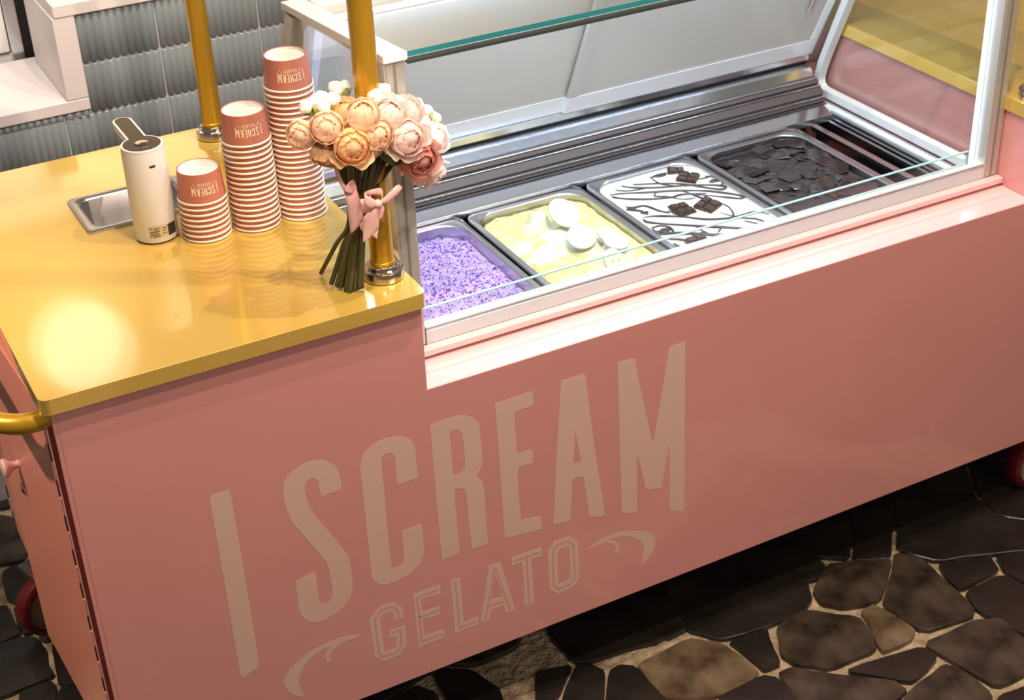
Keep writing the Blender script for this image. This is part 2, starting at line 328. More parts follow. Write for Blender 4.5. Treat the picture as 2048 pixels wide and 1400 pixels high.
# ------------------------------------------------------------------ drawn outlines (metres on the cart's front / the floor)
LOGO = {
 'letter_i': [[(0.1965,-0.26),(0.1989,-0.2517),(0.2123,-0.2501),(0.2287,-0.2503),(0.2304,-0.2534),(0.2323,-0.4172),(0.2321,-0.6084),(0.2289,-0.6151),(0.2031,-0.6256),(0.1982,-0.6213),(0.198,-0.4293)]],
 'letter_s': [[(0.3742,-0.3197),(0.4098,-0.3177),(0.4099,-0.3142),(0.4102,-0.3108),(0.4105,-0.3073),(0.4105,-0.3036),(0.4103,-0.2995),(0.4098,-0.2947),(0.4091,-0.2894),(0.4083,-0.284),(0.4071,-0.2787),(0.4055,-0.2741),(0.4035,-0.2701),(0.4011,-0.2665),(0.3985,-0.2632),(0.3957,-0.2602),(0.3929,-0.2576),(0.3902,-0.2552),(0.3875,-0.2532),(0.3846,-0.2515),(0.3815,-0.2501),(0.378,-0.2489),(0.3742,-0.248),(0.3699,-0.2472),(0.3654,-0.2468),(0.3608,-0.2467),(0.3563,-0.247),(0.3517,-0.2479),(0.3469,-0.2493),(0.3421,-0.251),(0.3376,-0.2528),(0.3336,-0.2547),(0.3301,-0.2566),(0.3268,-0.2586),(0.324,-0.2607),(0.3214,-0.263),(0.3193,-0.2655),(0.3176,-0.2682),(0.3163,-0.271),(0.3153,-0.2741),(0.3146,-0.2775),(0.3139,-0.2815),(0.3134,-0.286),(0.313,-0.291),(0.3128,-0.2965),(0.3128,-0.3023),(0.3132,-0.3084),(0.314,-0.3151),(0.3151,-0.3223),(0.3165,-0.3298),(0.3182,-0.3372),(0.32,-0.3441),(0.3219,-0.3499),(0.3239,-0.3551),(0.3263,-0.3601),(0.329,-0.366),(0.3325,-0.3732),(0.3371,-0.3828),(0.3426,-0.3943),(0.3485,-0.4063),(0.3541,-0.4178),(0.3587,-0.4275),(0.3621,-0.4348),(0.3649,-0.4406),(0.3671,-0.4455),(0.3689,-0.4503),(0.3704,-0.4555),(0.3716,-0.4611),(0.3723,-0.4667),(0.3726,-0.4723),(0.3728,-0.478),(0.373,-0.4839),(0.3733,-0.4903),(0.3735,-0.4971),(0.3736,-0.5039),(0.3735,-0.5102),(0.3731,-0.5156),(0.3724,-0.52),(0.3715,-0.5237),(0.3704,-0.5267),(0.3691,-0.5292),(0.3674,-0.5312),(0.3654,-0.5326),(0.3629,-0.5335),(0.3603,-0.5338),(0.3577,-0.5336),(0.3556,-0.5329),(0.3538,-0.5314),(0.3521,-0.5293),(0.3506,-0.5267),(0.3494,-0.5239),(0.3486,-0.521),(0.3481,-0.5186),(0.3481,-0.5164),(0.3483,-0.5138),(0.3485,-0.5103),(0.3486,-0.5052),(0.3486,-0.4981),(0.3486,-0.4894),(0.3486,-0.4798),(0.3486,-0.47),(0.3485,-0.4608),(0.3134,-0.4666),(0.3132,-0.4745),(0.3129,-0.4825),(0.3127,-0.4905),(0.3125,-0.4982),(0.3125,-0.5055),(0.3125,-0.5123),(0.3125,-0.5189),(0.3127,-0.5251),(0.3131,-0.5308),(0.3139,-0.5359),(0.315,-0.5404),(0.3163,-0.5442),(0.3179,-0.5475),(0.3197,-0.5506),(0.3218,-0.5535),(0.324,-0.5563),(0.3265,-0.5589),(0.3292,-0.5612),(0.3321,-0.5632),(0.3355,-0.5648),(0.3392,-0.566),(0.3432,-0.5669),(0.3475,-0.5674),(0.3521,-0.5674),(0.357,-0.567),(0.3623,-0.5659),(0.3682,-0.5642),(0.3741,-0.5621),(0.3799,-0.5596),(0.3849,-0.5569),(0.3894,-0.5538),(0.3934,-0.5503),(0.397,-0.5466),(0.4002,-0.5426),(0.403,-0.5384),(0.4052,-0.5343),(0.4069,-0.53),(0.4082,-0.5255),(0.4092,-0.5206),(0.41,-0.5154),(0.4104,-0.5095),(0.4105,-0.5031),(0.4103,-0.4964),(0.41,-0.4898),(0.4097,-0.4835),(0.4096,-0.4777),(0.4095,-0.472),(0.4093,-0.4665),(0.4088,-0.461),(0.4078,-0.4553),(0.4063,-0.4495),(0.4043,-0.4438),(0.402,-0.4379),(0.3994,-0.4319),(0.3966,-0.4255),(0.3935,-0.4188),(0.39,-0.4118),(0.3864,-0.4046),(0.3827,-0.3973),(0.379,-0.3898),(0.3752,-0.3821),(0.3713,-0.3739),(0.3673,-0.3658),(0.3637,-0.3579),(0.3606,-0.3507),(0.358,-0.3441),(0.3558,-0.3381),(0.354,-0.3324),(0.3524,-0.3268),(0.3511,-0.3211),(0.3501,-0.3151),(0.3494,-0.3089),(0.3489,-0.3029),(0.3488,-0.2974),(0.3489,-0.2929),(0.3494,-0.2893),(0.3502,-0.2865),(0.3513,-0.2843),(0.3526,-0.2825),(0.354,-0.281),(0.3558,-0.2798),(0.3579,-0.2789),(0.3602,-0.2784),(0.3624,-0.2784),(0.3644,-0.2787),(0.3662,-0.2797),(0.3681,-0.2811),(0.3698,-0.2829),(0.3712,-0.285),(0.3723,-0.2871),(0.3729,-0.2894),(0.3731,-0.2917),(0.3731,-0.2943),(0.3731,-0.2971),(0.3731,-0.3002),(0.3733,-0.3037),(0.3735,-0.3075),(0.3738,-0.3115),(0.374,-0.3156)]],
 'letter_c': [[(0.5051,-0.3447),(0.5433,-0.3448),(0.5432,-0.3376),(0.543,-0.3304),(0.5428,-0.3232),(0.5426,-0.3162),(0.5424,-0.3098),(0.5424,-0.3037),(0.5425,-0.2979),(0.5425,-0.2924),(0.5423,-0.2873),(0.5418,-0.2827),(0.5409,-0.2785),(0.5398,-0.2747),(0.5385,-0.2714),(0.5369,-0.2683),(0.5351,-0.2655),(0.533,-0.263),(0.5306,-0.2609),(0.528,-0.259),(0.5253,-0.2573),(0.5225,-0.2558),(0.5196,-0.2543),(0.5166,-0.2531),(0.5135,-0.252),(0.5103,-0.251),(0.507,-0.2503),(0.5036,-0.2496),(0.5,-0.2491),(0.4963,-0.2488),(0.4926,-0.2488),(0.4886,-0.249),(0.4844,-0.2495),(0.48,-0.2503),(0.4755,-0.2514),(0.4711,-0.2527),(0.4672,-0.2544),(0.4635,-0.2565),(0.46,-0.259),(0.4568,-0.2617),(0.454,-0.2647),(0.4515,-0.2678),(0.4496,-0.2708),(0.4481,-0.2738),(0.447,-0.2771),(0.4461,-0.2811),(0.4454,-0.2861),(0.4449,-0.2919),(0.4447,-0.2984),(0.4448,-0.3058),(0.4449,-0.3144),(0.4449,-0.3245),(0.4448,-0.3364),(0.4448,-0.3497),(0.4448,-0.3644),(0.4448,-0.3803),(0.4447,-0.3974),(0.4447,-0.4174),(0.4446,-0.4405),(0.4445,-0.464),(0.4445,-0.4852),(0.4447,-0.5012),(0.4449,-0.5107),(0.4452,-0.5154),(0.4456,-0.5172),(0.4462,-0.5181),(0.4471,-0.52),(0.4483,-0.523),(0.4498,-0.5257),(0.4516,-0.5281),(0.4535,-0.5304),(0.4557,-0.5324),(0.4579,-0.5342),(0.4602,-0.5358),(0.4627,-0.5372),(0.4656,-0.5384),(0.4689,-0.5393),(0.4727,-0.54),(0.477,-0.5405),(0.4816,-0.5407),(0.4864,-0.5406),(0.4912,-0.5402),(0.4963,-0.5394),(0.5017,-0.5383),(0.5071,-0.5368),(0.5123,-0.5351),(0.5171,-0.5331),(0.5213,-0.5308),(0.5253,-0.5283),(0.529,-0.5256),(0.5322,-0.5226),(0.535,-0.5193),(0.5373,-0.5159),(0.5392,-0.5122),(0.5406,-0.5083),(0.5418,-0.5041),(0.5427,-0.4998),(0.5433,-0.4951),(0.5435,-0.4901),(0.5435,-0.4849),(0.5434,-0.4796),(0.5434,-0.4743),(0.5436,-0.4687),(0.5437,-0.4627),(0.5438,-0.4568),(0.5439,-0.4516),(0.5437,-0.4474),(0.5434,-0.4446),(0.5428,-0.4428),(0.5422,-0.4416),(0.5416,-0.4406),(0.541,-0.4393),(0.5062,-0.441),(0.5062,-0.4487),(0.5061,-0.4566),(0.5061,-0.4645),(0.5061,-0.4719),(0.506,-0.4784),(0.5059,-0.484),(0.5059,-0.489),(0.5058,-0.4933),(0.5055,-0.4972),(0.505,-0.5005),(0.5043,-0.5032),(0.5033,-0.5053),(0.5021,-0.507),(0.5008,-0.5083),(0.4993,-0.5094),(0.4975,-0.5105),(0.4955,-0.5112),(0.4933,-0.5118),(0.4912,-0.512),(0.4893,-0.5118),(0.4877,-0.5113),(0.486,-0.5105),(0.4846,-0.5094),(0.4833,-0.5078),(0.4824,-0.5056),(0.4818,-0.5038),(0.4816,-0.5021),(0.4816,-0.4997),(0.4817,-0.4952),(0.4817,-0.4877),(0.4815,-0.476),(0.4814,-0.4611),(0.4813,-0.4444),(0.4813,-0.4274),(0.4813,-0.4117),(0.4813,-0.397),(0.4815,-0.3823),(0.4816,-0.3679),(0.4818,-0.3542),(0.4819,-0.3415),(0.482,-0.3295),(0.4819,-0.3179),(0.4819,-0.3072),(0.482,-0.298),(0.4823,-0.2908),(0.4828,-0.2859),(0.4834,-0.2831),(0.4842,-0.2817),(0.4852,-0.2808),(0.4865,-0.2799),(0.4882,-0.2788),(0.4904,-0.2782),(0.4928,-0.2779),(0.4951,-0.278),(0.4972,-0.2785),(0.4992,-0.2792),(0.5011,-0.2802),(0.503,-0.2817),(0.5045,-0.2835),(0.5056,-0.2859),(0.5062,-0.2887),(0.5063,-0.2918),(0.5061,-0.2955),(0.5058,-0.2999),(0.5056,-0.3053),(0.5055,-0.3118),(0.5054,-0.3195),(0.5053,-0.3279),(0.5052,-0.3365)]],
 'letter_r': [[(0.572,-0.2506),(0.5784,-0.2502),(0.585,-0.2498),(0.5916,-0.2494),(0.5979,-0.2491),(0.6038,-0.249),(0.6093,-0.2491),(0.6144,-0.2492),(0.6193,-0.2495),(0.6239,-0.2501),(0.6283,-0.251),(0.6325,-0.2525),(0.6365,-0.2543),(0.6403,-0.2565),(0.6438,-0.2588),(0.647,-0.2613),(0.6499,-0.2639),(0.6526,-0.2667),(0.655,-0.2697),(0.657,-0.2729),(0.6587,-0.2764),(0.6598,-0.2801),(0.6604,-0.2838),(0.6607,-0.2879),(0.6609,-0.2926),(0.6611,-0.2983),(0.6615,-0.3053),(0.6619,-0.3136),(0.6622,-0.3224),(0.6624,-0.3309),(0.6624,-0.3382),(0.6624,-0.3441),(0.6623,-0.3492),(0.6621,-0.3537),(0.6616,-0.3579),(0.6606,-0.3621),(0.6589,-0.3662),(0.6568,-0.3699),(0.6543,-0.3735),(0.6518,-0.377),(0.6494,-0.3806),(0.6515,-0.3835),(0.6537,-0.3863),(0.6559,-0.3892),(0.6578,-0.3923),(0.6594,-0.3959),(0.6605,-0.3996),(0.6612,-0.4034),(0.6617,-0.4076),(0.6621,-0.4127),(0.6625,-0.419),(0.6627,-0.4268),(0.6628,-0.4357),(0.6628,-0.4455),(0.6628,-0.456),(0.6629,-0.467),(0.663,-0.4787),(0.6633,-0.4913),(0.6635,-0.5045),(0.6638,-0.5178),(0.664,-0.531),(0.6324,-0.5304),(0.632,-0.521),(0.6315,-0.5117),(0.631,-0.5024),(0.6306,-0.4929),(0.6302,-0.4832),(0.6298,-0.4727),(0.6296,-0.4614),(0.6293,-0.4502),(0.6291,-0.44),(0.6289,-0.4315),(0.6287,-0.425),(0.6286,-0.4199),(0.6285,-0.4158),(0.6283,-0.4123),(0.6279,-0.4091),(0.6273,-0.4061),(0.6266,-0.4038),(0.6258,-0.4019),(0.6248,-0.4002),(0.6237,-0.3987),(0.6223,-0.3973),(0.6207,-0.3961),(0.6189,-0.3952),(0.6172,-0.3945),(0.6155,-0.394),(0.6138,-0.3937),(0.6119,-0.3933),(0.6101,-0.3933),(0.6086,-0.394),(0.6075,-0.3957),(0.6069,-0.3973),(0.6067,-0.3985),(0.6067,-0.4011),(0.6069,-0.4066),(0.607,-0.4168),(0.6072,-0.433),(0.6075,-0.4544),(0.6079,-0.4788),(0.6084,-0.5042),(0.6088,-0.5283),(0.5747,-0.5304),(0.5742,-0.5006),(0.5738,-0.4711),(0.5734,-0.4419),(0.573,-0.4132),(0.5727,-0.385),(0.5725,-0.3573),(0.5723,-0.3301),(0.5722,-0.3033),(0.5721,-0.2768)],[(0.606,-0.2788),(0.6065,-0.275),(0.6072,-0.2736),(0.6081,-0.2736),(0.6092,-0.2742),(0.6104,-0.2744),(0.6118,-0.2743),(0.6134,-0.2744),(0.6151,-0.2747),(0.6169,-0.2753),(0.6185,-0.2761),(0.6202,-0.277),(0.622,-0.278),(0.6236,-0.2793),(0.6252,-0.281),(0.6264,-0.283),(0.6272,-0.2853),(0.6278,-0.2877),(0.6281,-0.2906),(0.6284,-0.2942),(0.6288,-0.2988),(0.6292,-0.3051),(0.6296,-0.3128),(0.6299,-0.3211),(0.6301,-0.3291),(0.6302,-0.3357),(0.6301,-0.3408),(0.63,-0.3451),(0.6296,-0.3488),(0.6291,-0.352),(0.6282,-0.3548),(0.6271,-0.3573),(0.6257,-0.3593),(0.624,-0.3608),(0.6222,-0.3621),(0.6202,-0.3632),(0.6179,-0.3641),(0.6154,-0.3646),(0.6127,-0.3649),(0.61,-0.3652),(0.6074,-0.3656),(0.6072,-0.358),(0.607,-0.3506),(0.6068,-0.3432),(0.6067,-0.3354),(0.6065,-0.327),(0.6063,-0.3173),(0.606,-0.3063),(0.6058,-0.2953),(0.6058,-0.2857)]],
 'letter_e': [[(0.6911,-0.2495),(0.7615,-0.2483),(0.7629,-0.2733),(0.7605,-0.2767),(0.7253,-0.2779),(0.7279,-0.3628),(0.7555,-0.365),(0.7583,-0.3685),(0.7568,-0.3933),(0.7308,-0.392),(0.7278,-0.3946),(0.727,-0.4307),(0.7302,-0.5057),(0.7678,-0.5112),(0.7704,-0.5149),(0.7712,-0.538),(0.7687,-0.541),(0.697,-0.5321)]],
 'letter_a': [[(0.8167,-0.247),(0.8612,-0.246),(0.8641,-0.25),(0.8767,-0.3743),(0.9007,-0.558),(0.8981,-0.5621),(0.8699,-0.5544),(0.8678,-0.5502),(0.8567,-0.4583),(0.8366,-0.4557),(0.8344,-0.4598),(0.8288,-0.5424),(0.8266,-0.5448),(0.7969,-0.5415),(0.794,-0.5364),(0.8065,-0.3651)],[(0.8424,-0.3566),(0.8524,-0.4222),(0.8493,-0.4265),(0.8372,-0.4237)]],
 'letter_m': [[(0.9283,-0.2483),(0.9313,-0.2463),(0.959,-0.247),(0.9626,-0.2503),(0.9683,-0.2842),(1.0014,-0.4394),(1.0155,-0.3592),(1.0325,-0.2513),(1.0355,-0.2483),(1.064,-0.247),(1.066,-0.2497),(1.0729,-0.6163),(1.0706,-0.6182),(1.0428,-0.607),(1.0404,-0.603),(1.0361,-0.4541),(1.0208,-0.5464),(0.9906,-0.5387),(0.9873,-0.5338),(0.967,-0.4444),(0.9699,-0.5798),(0.9673,-0.5808),(0.9384,-0.572),(0.9362,-0.5684),(0.9316,-0.3969)]],
 'swoosh': [[(0.4173,-0.628),(0.4124,-0.6262),(0.4077,-0.6244),(0.4029,-0.6226),(0.3978,-0.621),(0.3923,-0.6197),(0.3861,-0.6186),(0.3794,-0.6177),(0.3725,-0.617),(0.3654,-0.6167),(0.3585,-0.6168),(0.3515,-0.6176),(0.3444,-0.6187),(0.3373,-0.6203),(0.3304,-0.622),(0.3239,-0.6239),(0.3178,-0.6259),(0.3118,-0.6281),(0.3062,-0.6304),(0.3008,-0.633),(0.2958,-0.6358),(0.2909,-0.639),(0.2863,-0.6425),(0.2821,-0.6462),(0.2784,-0.6499),(0.2753,-0.6534),(0.273,-0.6567),(0.2713,-0.6598),(0.2702,-0.6629),(0.2695,-0.666),(0.2691,-0.6693),(0.2691,-0.6729),(0.2695,-0.6767),(0.2703,-0.6806),(0.2715,-0.6844),(0.2729,-0.6881),(0.2747,-0.6916),(0.2769,-0.6951),(0.2794,-0.6984),(0.282,-0.7015),(0.2845,-0.7042),(0.2869,-0.7065),(0.2894,-0.7084),(0.2919,-0.71),(0.2945,-0.7116),(0.297,-0.7133),(0.3008,-0.71),(0.2997,-0.707),(0.2985,-0.7041),(0.2974,-0.7011),(0.2964,-0.698),(0.2957,-0.6947),(0.2952,-0.6911),(0.2948,-0.6873),(0.2946,-0.6833),(0.2947,-0.6794),(0.2952,-0.6754),(0.2961,-0.6715),(0.2973,-0.6675),(0.2988,-0.6635),(0.3006,-0.6596),(0.3028,-0.6559),(0.3054,-0.6521),(0.3084,-0.6483),(0.3117,-0.6446),(0.3153,-0.6412),(0.319,-0.6383),(0.3228,-0.6358),(0.3268,-0.6337),(0.3311,-0.632),(0.3355,-0.6305),(0.3402,-0.6293),(0.3452,-0.6284),(0.3505,-0.6279),(0.356,-0.6276),(0.3615,-0.6273),(0.3669,-0.6269),(0.3641,-0.6281),(0.3612,-0.6292),(0.3583,-0.6303),(0.3556,-0.6316),(0.3534,-0.6332),(0.3515,-0.6352),(0.3499,-0.6375),(0.3487,-0.64),(0.3477,-0.6425),(0.347,-0.6449),(0.3466,-0.6474),(0.3466,-0.65),(0.3468,-0.6525),(0.3473,-0.6548),(0.3481,-0.6568),(0.3493,-0.6582),(0.351,-0.6593),(0.3528,-0.6602),(0.3547,-0.661),(0.3565,-0.6619),(0.3562,-0.6601),(0.3559,-0.6584),(0.3556,-0.6566),(0.3554,-0.6548),(0.3554,-0.653),(0.3553,-0.651),(0.3553,-0.649),(0.3554,-0.647),(0.3559,-0.645),(0.3567,-0.6431),(0.3581,-0.6414),(0.3598,-0.6397),(0.3618,-0.6381),(0.3641,-0.6366),(0.3668,-0.6352),(0.3698,-0.6339),(0.3731,-0.6326),(0.3768,-0.6315),(0.3806,-0.6305),(0.3844,-0.6298),(0.3885,-0.6295),(0.3929,-0.6294),(0.3973,-0.6295),(0.4014,-0.6296),(0.4051,-0.6296),(0.4081,-0.6293),(0.4106,-0.629),(0.4128,-0.6287),(0.415,-0.6283)]],
 'swoosh_right': [[(0.8613,-0.6246),(0.8652,-0.6229),(0.869,-0.6211),(0.8728,-0.6194),(0.8769,-0.6177),(0.8815,-0.6164),(0.8868,-0.6152),(0.8925,-0.6142),(0.8985,-0.6133),(0.9046,-0.6127),(0.9105,-0.6123),(0.9163,-0.6122),(0.9221,-0.6124),(0.928,-0.6128),(0.9338,-0.6135),(0.9396,-0.6145),(0.9456,-0.6159),(0.9516,-0.6176),(0.9576,-0.6196),(0.9635,-0.6218),(0.9691,-0.6241),(0.9745,-0.6265),(0.9799,-0.629),(0.985,-0.6317),(0.9897,-0.6345),(0.9939,-0.6375),(0.9975,-0.6406),(1.0007,-0.6439),(1.0034,-0.6474),(1.0056,-0.6509),(1.0074,-0.6546),(1.0086,-0.6584),(1.0093,-0.6625),(1.0095,-0.6666),(1.0092,-0.6707),(1.0086,-0.6748),(1.0076,-0.6788),(1.0062,-0.6829),(1.0043,-0.687),(1.0021,-0.6908),(0.9995,-0.6944),(0.9964,-0.6976),(0.9928,-0.7005),(0.9889,-0.7032),(0.985,-0.7058),(0.9812,-0.7086),(0.9785,-0.7056),(0.9792,-0.7023),(0.98,-0.699),(0.9807,-0.6957),(0.9814,-0.6924),(0.982,-0.6891),(0.9827,-0.6857),(0.9834,-0.6823),(0.984,-0.6788),(0.9843,-0.6754),(0.9842,-0.672),(0.9837,-0.6687),(0.9829,-0.6654),(0.9818,-0.6621),(0.9803,-0.6588),(0.9785,-0.6554),(0.9763,-0.652),(0.9737,-0.6484),(0.9708,-0.6449),(0.9677,-0.6415),(0.9642,-0.6384),(0.9604,-0.6355),(0.9561,-0.6328),(0.9516,-0.6303),(0.9472,-0.6282),(0.9429,-0.6263),(0.9388,-0.6249),(0.9348,-0.6239),(0.9309,-0.6231),(0.927,-0.6226),(0.9234,-0.622),(0.9199,-0.6216),(0.9167,-0.6213),(0.9135,-0.6211),(0.9104,-0.621),(0.9072,-0.6208),(0.9106,-0.6226),(0.9141,-0.6245),(0.9176,-0.6263),(0.9207,-0.6283),(0.9234,-0.6304),(0.9255,-0.6328),(0.9273,-0.6354),(0.9287,-0.6381),(0.9298,-0.6407),(0.9305,-0.6431),(0.9308,-0.6454),(0.9307,-0.6476),(0.9303,-0.6497),(0.9298,-0.6516),(0.9292,-0.6532),(0.9285,-0.6544),(0.9277,-0.6553),(0.9268,-0.6561),(0.9258,-0.6567),(0.9249,-0.6575),(0.9217,-0.6537),(0.9221,-0.6521),(0.9227,-0.6506),(0.9232,-0.649),(0.9235,-0.6474),(0.9233,-0.6455),(0.9228,-0.6434),(0.9219,-0.6411),(0.9208,-0.6388),(0.9193,-0.6365),(0.9175,-0.6344),(0.9154,-0.6325),(0.9129,-0.6306),(0.9102,-0.6289),(0.9072,-0.6274),(0.904,-0.6261),(0.9005,-0.6251),(0.8969,-0.6242),(0.893,-0.6236),(0.8889,-0.6231),(0.8847,-0.6229),(0.8803,-0.6229),(0.8756,-0.6232),(0.8709,-0.6237),(0.866,-0.6242)]],
 'gelato_g': [[(0.4327,-0.6001),(0.455,-0.5807),(0.4789,-0.5827),(0.4944,-0.6019),(0.4956,-0.6234),(0.4761,-0.6227),(0.4763,-0.6068),(0.473,-0.6013),(0.4575,-0.6),(0.4513,-0.6067),(0.4534,-0.6803),(0.4565,-0.6845),(0.4727,-0.6849),(0.4765,-0.6804),(0.4777,-0.6594),(0.4659,-0.6593),(0.4667,-0.6425),(0.4961,-0.6425),(0.4958,-0.6857),(0.4798,-0.704),(0.45,-0.7032),(0.4343,-0.6855)]],
 'gelato_e': [[(0.5161,-0.5816),(0.5675,-0.5826),(0.5669,-0.6009),(0.5298,-0.5983),(0.5307,-0.6262),(0.5633,-0.6284),(0.5629,-0.6472),(0.5294,-0.6438),(0.5313,-0.6818),(0.5682,-0.6833),(0.5681,-0.7019),(0.5179,-0.7031)]],
 'gelato_l': [[(0.5878,-0.582),(0.6063,-0.5821),(0.6078,-0.6861),(0.6361,-0.6831),(0.6357,-0.702),(0.5891,-0.7018)]],
 'gelato_a': [[(0.6628,-0.5803),(0.6868,-0.5817),(0.7113,-0.7016),(0.6927,-0.7013),(0.6878,-0.6811),(0.6627,-0.68),(0.6586,-0.7015),(0.6405,-0.7017)],[(0.6738,-0.6008),(0.6869,-0.6593),(0.6626,-0.6575)]],
 'gelato_t': [[(0.708,-0.5802),(0.7682,-0.5809),(0.7683,-0.5998),(0.7476,-0.5985),(0.7497,-0.7012),(0.7303,-0.701),(0.7298,-0.5981),(0.7082,-0.5984)]],
 'gelato_o': [[(0.7811,-0.5947),(0.7955,-0.5783),(0.8267,-0.5795),(0.8431,-0.5957),(0.8447,-0.684),(0.8306,-0.6995),(0.8002,-0.7019),(0.7823,-0.6835)],[(0.8003,-0.6094),(0.8059,-0.6003),(0.8222,-0.6),(0.8258,-0.6077),(0.8264,-0.6727),(0.8199,-0.6796),(0.8033,-0.679),(0.8003,-0.6724)]],
}
INLINE = {
 'gelato_g': [[(0.4865,-0.6188),(0.4855,-0.6027),(0.4759,-0.5914),(0.4576,-0.5899),(0.4419,-0.6042),(0.4435,-0.682),(0.4514,-0.6937),(0.4762,-0.6946),(0.4866,-0.6815),(0.4868,-0.6469),(0.4712,-0.6475)]],
 'gelato_e': [[(0.5632,-0.5915),(0.5226,-0.5911),(0.5253,-0.692),(0.5646,-0.6922)],[(0.5242,-0.6353),(0.5592,-0.6369)]],
 'gelato_l': [[(0.5972,-0.5857),(0.5989,-0.6935),(0.6322,-0.6924)]],
 'gelato_a': [[(0.6502,-0.6978),(0.6745,-0.5875),(0.7007,-0.6959)],[(0.6583,-0.6697),(0.6912,-0.672)]],
 'gelato_t': [[(0.7121,-0.5904),(0.7642,-0.5902)],[(0.738,-0.5925),(0.7398,-0.6973)]],
 'gelato_o': [[(0.7909,-0.6021),(0.8009,-0.5887),(0.8243,-0.5899),(0.8344,-0.6015),(0.8355,-0.6783),(0.8254,-0.6897),(0.8018,-0.6904),(0.7913,-0.6781),(0.7909,-0.6021)]],
}
